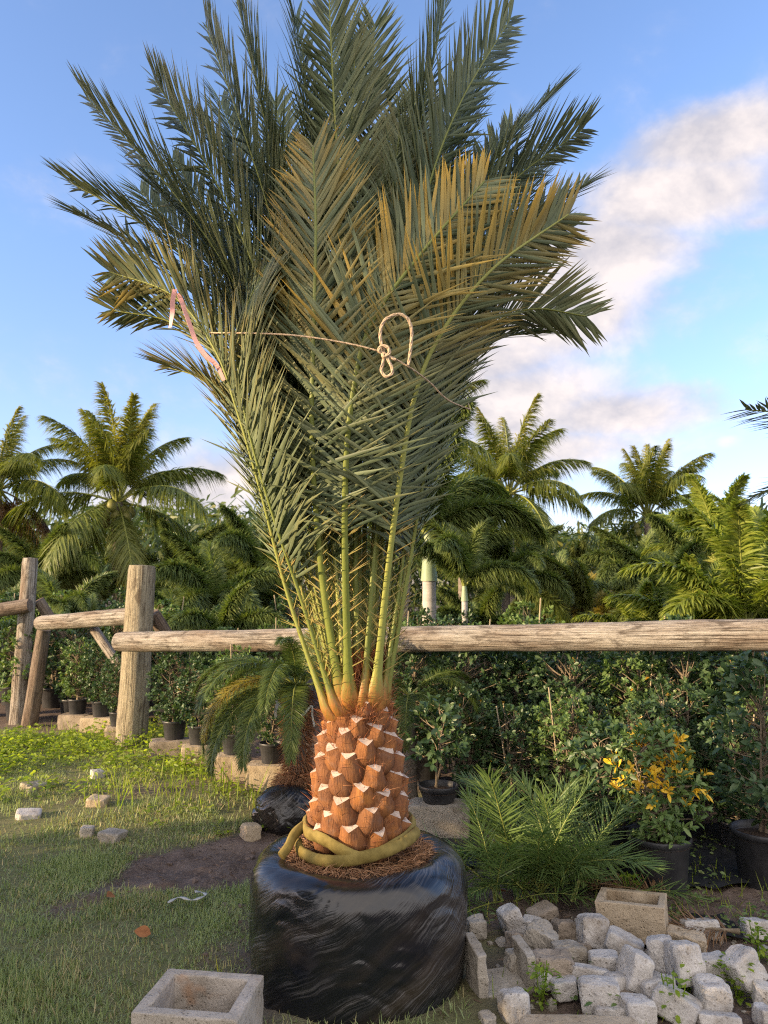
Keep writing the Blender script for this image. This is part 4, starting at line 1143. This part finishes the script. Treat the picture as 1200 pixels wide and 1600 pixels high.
# rows of nursery shrubs behind the fence: five models, copied
models = [make_shrub('nursery_shrub', 'x', 'potted shrub', h_, r_, nc, 11, .043, 30 + k, .14, .22, lf_, lowest=.0, group='shrubs in rows behind the fence', stake=sk, nstem=ns_)
          for k, (h_, r_, nc, lf_, sk, ns_) in enumerate([(.85, .32, 330, 'shrub_leaf', 1, 4), (.92, .29, 300, 'shrub_leaf', 0, 5), (.80, .34, 340, 'shrub_leaf', 2, 4), (.95, .30, 300, 'shrub_pale', 1, 4), (.78, .30, 280, 'shrub_leaf', 0, 3)])]
used = set()
def shrub(k, x, y, rz, s, label, z=0):
    o = models[k] if k not in used else copy_tree(models[k])
    used.add(k)
    return put(o, x, y, z, rz, s, label)
ordn = ['first', 'second', 'third', 'fourth', 'fifth', 'sixth', 'seventh', 'eighth', 'ninth', 'tenth', 'eleventh', 'twelfth', 'thirteenth', 'fourteenth']
def raily(x): return float(np.interp(x, [-2.45, -.45, 2.95], [7.02, 6.0, 4.75]))
# right hand rows, just past the rail
for row, (n0, x0, x1, off, nm) in enumerate([(8, .32, 2.75, .28, 'front'), (8, .15, 3.25, .85, 'second'), (8, .35, 3.9, 1.45, 'third'), (8, .2, 4.4, 2.1, 'rear')]):
    for i in range(n0):
        x = x0 + (x1 - x0) * i / (n0 - 1) + random.uniform(-.06, .06)
        y = raily(x) + off + random.uniform(-.08, .08)
        shrub((i * 2 + row * 3) % 5, x, y, random.uniform(0, 6.28), random.uniform(.92, 1.08) * (1 + .03 * row), 'leafy shrub behind the long rail, %s from the trunk in the %s row' % (ordn[i], nm))
# nearer low shrubs in front of the rail on the right
for i, (x, y, s) in enumerate([(.55, 5.15, .74), (.82, 4.95, .70), (1.08, 4.72, .74), (1.30, 4.95, .78), (1.52, 4.60, .74), (1.75, 4.78, .8), (1.98, 4.45, .74), (2.22, 4.62, .82), (2.42, 4.35, .78)]):
    shrub((i + 1) % 5, x, y, i * 1.7, s, 'low dark shrub in front of the rail, %s from the trunk' % ordn[i])
# pots on blocks at the left
left = [ # block px, py, w, h, material, plant model, scale, descriptors
 (150, 1145, .34, .15, 'concrete_tan', 0, .72, 'between the leaning post and the thick post'),
 (112, 1140, .30, .15, 'concrete_brown', 3, .70, 'nearest the leaning post'),
 (176, 1166, .20, .17, 'concrete_tan', 1, .60, 'touching the left side of the thick post'),
 (265, 1190, .38, .17, 'concrete_brown', 2, .72, 'just right of the thick post'),
 (305, 1204, .26, .19, 'concrete_tan', 4, .70, 'second to the right of the thick post'),
 (360, 1222, .26, .19, 'concrete_tan', 3, .72, 'under the drooping fine fronds'),
 (420, 1236, .34, .18, 'concrete_tan', 1, .66, 'nearest the palm trunk on its left')]
for i, (px, py, w, h, mt, md, s, ds) in enumerate(left):
    b, c = block(px, py, w, .2, h, random.uniform(-14, 14), mt, 'concrete block under a potted shrub, ' + ds, None, seed=20 + i)
    shrub(md, c[0], c[1] + .03, i * 2.1, s, 'potted shrub standing on a concrete block, ' + ds, c[2] - .006)
# left hand rows behind the fence
for row, (n0, x0, x1, y0, nm) in enumerate([(8, -4.6, -.55, 8.5, 'front'), (8, -5.4, -.5, 9.4, 'second'), (8, -6.0, -.4, 10.4, 'rear')]):
    for i in range(n0):
        x = x0 + (x1 - x0) * i / (n0 - 1) + random.uniform(-.08, .08)
        y = y0 - .45 * (x + 2) * .35 + random.uniform(-.1, .1)
        shrub((i * 3 + row) % 5, x, y, random.uniform(0, 6.28), random.uniform(.9, 1.1) * (1 + .10 * row), 'leafy shrub behind the left fence, %s from the left in the %s row' % (ordn[i], nm))
# the black wrapped bundle
bn = thing('wrapped_root_ball', 'small lumpy bundle wrapped in black plastic on the soil left of the trunk', 'root ball')
q = G(440, 1311); bn.location = (q[0], q[1] + .16, 0)
mb = MB()
ball(mb, [(.02, .0), (.10, .0), (.15, .04), (.165, .11), (.155, .18), (.11, .235), (.05, .26), (.003, .262)], 120, .35, 7.7, (1.15, .95), .03, sl=.45)
mb.build('wrap', M['wrap'], bn)
mb = MB(); n = 1500
a = rng.uniform(0, 6.28, n); r_ = np.sqrt(rng.random(n)) * .13
strips(mb, np.stack([.05 + r_ * np.cos(a), .16 + r_ * np.sin(a), .2 + rng.uniform(0, .09, n)], 1), np.stack([np.cos(a), np.sin(a), rng.uniform(-.2, 1, n)], 1), rng.normal(0, 1, (n, 3)), rng.uniform(.03, .1, n), .004, .6, 2, 'grass', 0, 0, None, rng.uniform(0, .5, n))
mb.build('roots', M['fibre'], bn)

# ------------------------------------------------------------------ feather palms in local coordinates
def local_frond(length, el, curve, leafL, width, n, kind, petiole=.15, stalk=.012, leaf='fox_leaf', ragged=.06, droop=.25, tint=0.0, seed=0, stalkmat='rachis'):
    """frond growing from the origin along +X; el start elevation (deg), curve total bend down (deg)"""
    k = 40
    e = np.radians(el - curve * np.linspace(0, 1, k) ** 1.4)
    st = length / (k - 1)
    p = np.cumsum(np.stack([np.cos(e) * st, np.zeros(k), np.sin(e) * st], 1), 0) - np.array([math.cos(e[0]) * st, 0, math.sin(e[0]) * st])
    T = nrm(np.gradient(p, axis=0)); S = np.tile([0, 1., 0], (k, 1)); U = np.cross(S, T) * -1
    U = np.where(U[:, 2:3] < 0, U, U); U = np.cross(T, S)
    mb = MB()
    tube(mb, p, np.interp(np.linspace(0, 1, k), [0, .1, .5, 1], [2.2, 1.3, .8, .25]) * stalk, 6, 0, .6, 0, up0=(0, .01, 1), cap=False)
    ranks = {'flat': (-.12, .25), 'coco': (-.5, -.15), 'plume': (-1.9, -1.1, -.35, .35, 1.0)}[kind]
    for sd in (-1, 1):
        for rk in ranks:
            m_ = n // len(ranks)
            ss = petiole + (1 - petiole) * (np.arange(m_) + rng.uniform(0, 1, m_)) / m_
            f = ss * (k - 1); i0 = np.minimum(f.astype(int), k - 2); fr = (f - i0)[:, None]
            B = p[i0] * (1 - fr) + p[i0 + 1] * fr
            q = (ss - petiole) / (1 - petiole)
            ang = np.radians(70 - 42 * q + rng.normal(0, 6, m_))
            va = rk + rng.normal(0, .14, m_)
            D = T[i0] * np.cos(ang)[:, None] + (S[i0] * (sd * np.cos(va))[:, None] + U[i0] * np.sin(va)[:, None]) * np.sin(ang)[:, None]
            D = D + rng.normal(0, ragged, (m_, 3))
            L = leafL * np.interp(q, [0, .15, .5, .85, 1], [.6, .95, 1, .65, .4]) * rng.uniform(.8, 1.1, m_)
            N = U[i0] + rng.normal(0, .25, (m_, 3))
            strips(mb, B, D, N, L, width * rng.uniform(.8, 1.2, m_), droop * rng.uniform(.5, 1.5, m_), 3, 'lance', .3, 1, None, np.clip(tint * rng.uniform(.3, 1.4, m_), 0, 1), tint * .6)
    return mb.mesh('frond', [M[stalkmat], M[leaf]])
def palm_tree(name, label, cat, loc, meshes, tr, th, fronds, trunkmat='palm_trunk', group=None, scale=1.0, shaft=0, lean=(0, 0), z0=None, nuts=0):
    """fronds: list of (mesh index, azimuth, scale); th crown height"""
    root = thing(name, label, cat, loc, 0, group)
    mb = MB()
    zz = np.linspace(0, th, 24)
    pth = np.stack([lean[0] * (1 - (zz / th)) ** 2, lean[1] * (1 - zz / th) ** 2, zz], 1)
    tube(mb, pth, tr * np.interp(zz / th, [0, .1, .5, 1], [1.35, 1.05, .95, .85]), 12, amp=.06, freq=5)
    mb.build('trunk', M[trunkmat], root)
    if shaft:
        mb = MB(); zz = np.linspace(th - .02, th + shaft, 10)
        tube(mb, np.stack([zz * 0, zz * 0, zz], 1), tr * np.linspace(1.05, .55, 10), 12)
        mb.build('crownshaft', M['crownshaft'], root)
    for mi, azm, s in fronds:
        o = link('frond', meshes[mi], root)
        o.location = (.3 * tr * math.cos(azm), .3 * tr * math.sin(azm), th + shaft * .9)
        o.rotation_euler = (random.uniform(-.12, .12), random.uniform(-.08, .08), azm)
        o.scale = (s, s, s)
    if nuts:
        me = None
        for k in range(nuts):
            a = random.uniform(0, 6.28)
            if me is None:
                mb = MB(); v = np.linspace(0, np.pi, 9)
                lathe(mb, np.stack([np.maximum(np.sin(v), .01) * .11, -np.cos(v) * .14], 1), 14); me = mb.mesh('coconut', M['coconut'])
            o = link('coconut', me, root); rr = random.uniform(.18, .42)
            o.location = (rr * math.cos(a), rr * math.sin(a), th - random.uniform(.05, .5))
    return root
def whorl(n, idx, jit=.25, start=0.0, smin=.88, smax=1.1):
    return [(idx[i % len(idx)], start + i * 2.39996 + random.uniform(-jit, jit), random.uniform(smin, smax)) for i in range(n)]
# coconut palms
coco = [local_frond(2.5, e, c, .60, .030, 180, 'coco', .2, .020, 'coco_leaf', .07, .55, tn) for e, c, tn in ((84, 28, .25), (68, 55, .12), (48, 70, .06), (22, 75, .05), (-8, 60, .05), (-40, 35, .10))]
deadf = [local_frond(2.2, -25, 55, .5, .026, 170, 'coco', .2, .018, 'dead_leaf', .12, .8, .2, stalkmat='twig')]
def coconut(px, py, Y, s, n, label, nuts=0, dead=0, up=0, idx=(0, 1, 1, 2, 2, 3, 3, 4, 5)):
    c = P(px, py, Y)
    fr = [(idx[i * len(idx) // n], i * 2.39996 + px, random.uniform(.85, 1.08) * s) for i in range(n)] + [(6, i * 1.3 + 2.5, s) for i in range(dead)]
    return palm_tree('coconut_palm', label, 'palm tree', (c[0], c[1], 0), coco + deadf, .13, c[2], fr, nuts=nuts, lean=(random.uniform(-.5, .5), .2))
coconut(184, 785, 17, .98, 26, 'coconut palm with a cluster of coconuts, tallest on the left', 22, idx=(0, 0, 0, 1, 1, 1, 2, 2, 3, 4, 5))
coconut(1012, 808, 24, 1.05, 20, 'sunlit coconut palm standing alone against the cloud on the right', 4, idx=(0, 0, 1, 1, 1, 2, 2, 3, 4))
coconut(795, 772, 22, 1.12, 22, 'golden coconut palm just right of the big palm bundle', 0, 2)
coconut(-5, 765, 17, .85, 20, 'palm at the left edge with hanging dead brown fronds', 0, 6)
coconut(640, 700, 16, .9, 12, 'palm crown peeping out right of the tied bundle', 0)
# foxtail palms: plumes
fox = [local_frond(1.5, e, c, .27, .019, 900, 'plume', .12, .013, 'fox_leaf', .10, .35, tn) for e, c, tn in ((80, 60, .03), (62, 95, .02), (42, 110, .03), (12, 95, .05))]
foxy = [local_frond(1.65, e, c, .27, .019, 900, 'plume', .12, .013, 'fox_leaf', .10, .35, tn) for e, c, tn in ((75, 70, .1), (45, 110, .5), (15, 95, .75))]
brt = [local_frond(1.5, e, c, .34, .030, 260, 'flat', .14, .013, 'bright_leaf', .12, .35, tn) for e, c, tn in ((82, 40, .05), (62, 75, .05), (40, 85, .08), (12, 80, .1))]
fl = ['foxtail palm with bushy drooping plumes, ' + s for s in (
 'left of the tied bundle above the rail', 'behind the bundle on its left side', 'low between the thick post and the bundle', 'nearest on the left under the white cloud',
 'beside the pale ringed trunk right of the bundle', 'arching high right of the pale ringed trunk', 'in the dark middle of the right hand grove', 'with orange brown plumes in the right hand grove',
 'small and low right of the pale trunk', 'far back below the lone coconut palm', 'left of the bright palm at the right edge', 'tall behind the bright palms on the right', 'far right behind the rail',
 'behind the tall post at the left edge', 'between the two left posts', 'low at the far left edge', 'far behind the orange brown plumes', 'far behind on the left of the tall coconut palm', 'far behind between coconut palm and bundle', 'far behind just under the small cloud on the right')]
foxes = [(335, 930, 11, .95), (400, 885, 12.5, 1.0), (285, 985, 10, .75), (345, 985, 9.2, .75), (722, 850, 11, .8), (790, 900, 11.5, .85), (868, 935, 12.5, .85), (918, 935, 11.5, .8),
         (745, 975, 9, .65), (1000, 890, 15, 1.0), (1040, 925, 10.5, .8), (1095, 905, 12, 1.0), (1225, 960, 9, .8), (95, 960, 11, .85), (140, 990, 10.5, .7), (-5, 985, 11, .8), (900, 915, 18, 1.1), (60, 900, 16, 1.2), (275, 900, 17, 1.2), (1130, 905, 18, 1.1)]
for (px, py, Y, s), lab in zip(foxes, fl):
    c = P(px, py, Y)
    ms = foxy + fox if 'orange' in lab else fox
    idx = (1, 2, 2, 1, 0) if 'orange' in lab else (0, 1, 1, 2, 2, 3)
    palm_tree('foxtail_palm', lab, 'palm tree', (c[0], c[1], 0), ms, .07, max(c[2] - .25, .3), whorl(12, idx, start=px, smin=.85 * s, smax=1.08 * s), 'palm_trunk' if lab[-3:] != 'x' else '', 'foxtail palms behind the fence')
for (px, py, Y, s), lab in zip([(1165, 935, 8.0, .9), (1085, 965, 8.6, .75), (1195, 890, 9.0, .9), (1000, 975, 9.6, .6), (1120, 850, 13, 1.1)], (
        'bright yellow green palm catching the sun above the rail at right', 'bright broad leaved palm with arching fronds left of the sunlit one', 'bright palm high at the right edge above the rail', 'small bright palm low above the middle of the right rail', 'dusky broad leaved palm rising behind the bright ones')):
    c = P(px, py, Y)
    palm_tree('broad_leaved_palm', lab, 'palm tree', (c[0], c[1], 0), brt, .05, max(c[2] - .3, .3), whorl(13, (0, 1, 1, 2, 2, 3), start=px, smin=.85 * s, smax=1.1 * s), 'palm_trunk', 'bright palms above the right rail')
# pale ringed trunk right of the bundle
c = P(674, 800, 8.2); c0 = P(671, 990, 8.2)
palm_tree('royal_palm', 'palm with a smooth pale ringed trunk just right of the stalks', 'palm tree', (c0[0], c0[1], 0), fox, .085, P(671, 905, 8.2)[2], whorl(9, (0, 1, 1, 2), start=2.0, smin=.9, smax=1.1), 'royal_trunk', shaft=.55)
c0 = P(727, 1040, 7.6)
palm_tree('royal_palm', 'young palm with a thin grey ringed trunk below the rail', 'palm tree', (c0[0], c0[1], 0), fox, .035, 1.35, whorl(7, (0, 1, 2), start=1.0, smin=.5, smax=.65), 'royal_trunk', shaft=.15)
# pygmy date palm behind the trunk
pyg = [local_frond(1.12, e, c, .17, .0055, 460, 'flat', .12, .007, 'pygmy_leaf', .08, .18, tn) for e, c, tn in ((66, 85, .02), (42, 115, .02), (12, 105, .04), (25, 110, .55))]
c = P(466, 1072, 5.1)
azs = [(0, 1.2), (1, 2.7), (2, 3.3), (1, 3.9), (2, 4.3), (3, 3.75), (2, 4.75), (1, 5.3), (2, 5.9), (1, 6.2), (2, .3), (0, 4.6), (1, .9), (2, 2.2), (1, 3.1), (2, 2.9), (2, 3.95), (1, 4.55)]
pr = palm_tree('pygmy_date_palm', 'fine leaved pygmy date palm with drooping fronds left of the cut trunk', 'palm tree', (c[0], c[1], 0), pyg, .06, c[2], [(m_, a_, random.uniform(.58, .82)) for m_, a_ in azs], 'palm_trunk')
mb = MB(); n = 2600
z = rng.uniform(.1, c[2], n); a = rng.uniform(0, 6.28, n)
strips(mb, np.stack([.065 * np.cos(a), .065 * np.sin(a), z], 1), np.stack([np.cos(a), np.sin(a), rng.uniform(-1, .6, n)], 1), rng.normal(0, 1, (n, 3)), rng.uniform(.03, .09, n), .005, .4, 2, 'grass', 0, 0, None, rng.uniform(.1, .8, n))
mb.build('trunk_fibre', M['fibre'], pr)
c2 = P(640, 1085, 5.4)
palm_tree('pygmy_date_palm', 'fine leaved pygmy date palm hanging down right of the cut trunk', 'palm tree', (c2[0], c2[1], 0), pyg, .05, c2[2], [(m_, a_, random.uniform(.5, .7)) for m_, a_ in [(1, 5.6), (2, 5.2), (2, 6.1), (1, .5), (2, 4.6), (1, 4.0), (2, 5.7), (1, 3.4)]], 'palm_trunk')
M['white_tape'] = simple_mat('white_tape', (0.62, 0.62, 0.6), (0.75, 0.75, 0.73), 10, .5, .1)
q0 = [P(432, 1092, 4.9), P(433, 1102, 4.88), P(430, 1112, 4.88), P(431, 1121, 4.88)]
ribbon(q0, .02, 'short white tape hanging in the fine fronds', M['white_tape'], name='marking_tape')
ribbon([P(433, 1093, 4.9), P(442, 1110, 4.88), P(458, 1121, 4.87), P(474, 1116, 4.86), P(487, 1103, 4.85), P(488, 1118, 4.85), P(491, 1135, 4.85)], .012, 'thin white tape sagging between the fine fronds and the trunk', M['white_tape'])
# seedling date palm by the rubble
c = G(848, 1402)
sp = thing('seedling_palm', 'clump of young date palm seedlings with narrow green leaves beside the rubble', 'palm seedling', (c[0], c[1] + .04, 0))
sd = [local_frond(.74, e, c_, .23, .0092, 50, 'flat', .16, .0045, 'seedling_leaf', .13, .02, .05) for e, c_ in ((80, 30), (66, 45), (48, 55), (28, 40), (14, 25))]
for i in range(40):
    a = i * 2.39996; k = (0, 1, 1, 2, 2, 3, 4)[i % 7]
    o = link('frond', sd[k], sp); o.location = (.24 * math.cos(i * 1.7) * (i % 3) / 2, .10 * math.sin(i * 2.1), .0)
    o.rotation_euler = (random.uniform(-.2, .2), 0, a); s = random.uniform(.6, .92) if k < 3 else random.uniform(.55, .72); o.scale = (s, s, s)
# leafy weeds between the stones
for k, (px, py, n_, s, lab) in enumerate([(1078, 1556, 60, .030, 'bright leafy weed in the gap left of the nearly square block'), (1152, 1556, 90, .030, 'tall bright weed clump right of the nearly square block'),
        (1055, 1592, 60, .03, 'leafy weed in front of the low slab'), (845, 1568, 80, .024, 'weed tuft in front of the channel block'), (735, 1285, 70, .035, 'leafy weed beside the grey block right of the trunk'), (985, 1410, 50, .03, 'weed under the hollow tan block behind the heap'), (1185, 1500, 80, .03, 'feathery weed by the right edge behind the tipped block')]):
    q = G(px, py, .0); g = MB()
    z_ = rng.uniform(.0, .13, n_); r_ = rng.uniform(0, .055, n_); a = rng.uniform(0, 6.28, n_)
    strips(g, np.stack([r_ * np.cos(a), r_ * np.sin(a), z_], 1), np.stack([np.cos(a), np.sin(a), rng.uniform(-.2, .8, n_)], 1), np.stack([-.3 * np.cos(a), -.3 * np.sin(a), np.ones(n_)], 1), s * rng.uniform(.6, 1.3, n_), s * .6, .2, 3, 'oval', .25)
    for j in range(5):
        b_ = rng.uniform(-.04, .04, 2); tube(g, np.array([[0, 0, -.03], [b_[0] * .6, b_[1] * .6, .06], [b_[0], b_[1], .13]]), .002, 4, cap=False)
    o = g.build('weed', M['weed']); o.location = (q[0], q[1], .0); tag(o, lab, 'weed')
# dry fronds lying behind the rubble
for i, (px, py, rz, lab) in enumerate([(1028, 1428, 2.55, 'dry brown frond lying behind the hollow tan block'), (1118, 1480, 3.0, 'dry straw coloured frond lying behind the tan slab')]):
    q = G(px, py)
    me = local_frond(.42, 3, 8, .16, .006, 90, 'flat', .1, .006, 'dead_leaf', .06, .05, .3, stalkmat='twig')
    o = link('dry_frond', me); o.location = (q[0] + .1, q[1], .06); o.rotation_euler = (0, 0, rz); tag(o, lab, 'palm frond')
# neighbour palm whose frond tips reach in at the right edge
nb_root = thing('date_palm', 'date palm off the right edge of which only frond tips reach into the sky', 'palm tree', (3.05, 4.15, 0))
for pts in ([P(1420, 1000, 4.15), P(1380, 800, 4.15), P(1310, 690, 4.1), P(1245, 650, 4.0), P(1165, 640, 3.9)], [P(1420, 1000, 4.2), P(1390, 840, 4.3), P(1330, 770, 4.3), P(1260, 745, 4.3), P(1180, 775, 4.3)],
            [P(1420, 1000, 4.2), P(1410, 800, 4.3), P(1360, 640, 4.3), P(1300, 560, 4.3), P(1235, 520, 4.2)]):
    date_frond(pts, nb_root, .05, leafL=.34, n_leaf=60, org=np.array([3.05, 4.15, 0]), parts=('frond', 'leaflets'), inward=(-.2, .3, .9), vang=-.2)
mb = MB(); tube(mb, np.array([[0, 0, 0], [0, 0, .5], [.03, 0, .95]]), .14, 16); mb.build('trunk', M['trunk_core'], nb_root)

# ------------------------------------------------------------------ far wood and the unseen planting added to cast shade
mb = MB(); n = 42000
x = rng.uniform(-30, 30, n); y = rng.uniform(24, 36, n)
top = 3.6 + 1.3 * fbm(x * .22, y * .12, 1.0, 4) + .6 * fbm(x * 1.1, y * .6, 4.0, 3) + (y - 24) * .06
z = top * rng.random(n) ** .6
D = rng.normal(0, 1, (n, 3)); D[:, 2] -= .3
strips(mb, np.stack([x, y, z], 1), D, rng.normal(0, 1, (n, 3)) + [0, 0, 1], rng.uniform(.3, .8, n), rng.uniform(.07, .16, n), .3, 2, 'lance', 0, 0, None, rng.random(n) ** 4)
tag(mb.build('far_wood', M['wood_leaf']), kind='stuff')
def leafy_tree(name, label, cat, loc, th, cz, cr, ch, n, lf, leaf='wood_leaf', tr=.18):
    root = thing(name, label, cat, loc)
    st, fo = MB(), MB()
    tube(st, spline([(0, 0, 0), (.1, .05, th * .5), (0, .1, th), (.1, 0, cz + ch * .3)], 20), np.linspace(tr, tr * .3, 20), 10, amp=.1)
    for k in range(7):
        a = k * .9; tube(st, spline([(0, .1, th * .9), (cr * .4 * math.cos(a), cr * .4 * math.sin(a), cz - ch * .1), (cr * .8 * math.cos(a), cr * .8 * math.sin(a), cz + ch * .2)], 10), np.linspace(tr * .4, .02, 10), 6, cap=False)
    d = nrm(rng.normal(0, 1, (n, 3))) * (rng.random(n) ** .4)[:, None]
    c = d * np.array([cr, cr, ch]) + np.array([0, 0, cz])
    keep = fbm(c[:, 0] * .9, c[:, 1] * .9, c[:, 2] * .9 + loc[1], 3) > -.12
    c = c[keep]
    strips(fo, c, rng.normal(0, 1, c.shape), rng.normal(0, 1, c.shape) + [0, 0, 1], lf * rng.uniform(.6, 1.3, len(c)), lf * .5, .2, 2, 'oval', 0)
    st.build('trunk', M['twig'], root); fo.build('crown', M[leaf], root)
    return root
# leaf row and tree added out of view to shade foreground and palm crown
mb = MB(); n = 15000
HX = -6.2
y = rng.uniform(-7, 2.8, n); x = HX + rng.uniform(-.45, .45, n); z = rng.uniform(0, 1, n) ** .7 * (1.95 + .5 * fbm(y * 1.1, 2.0, 3.0, 3))
strips(mb, np.stack([x, y, z], 1), rng.normal(0, 1, (n, 3)), rng.normal(0, 1, (n, 3)) + [0, 0, 1], rng.uniform(.14, .24, n), .09, .2, 2, 'oval', 0)
tag(mb.build('added_hedge', M['wood_leaf']), 'dense dark green leaf row added out of view on the left to shade the foreground', 'added_hedge')
leafy_tree('added_shade_tree', 'broad unseen tree added off to the left to shade the palm crown', 'tree', (-9.5, -3.3, 0), 3.0, 7.3, 4.5, 2.6, 17000, .32)
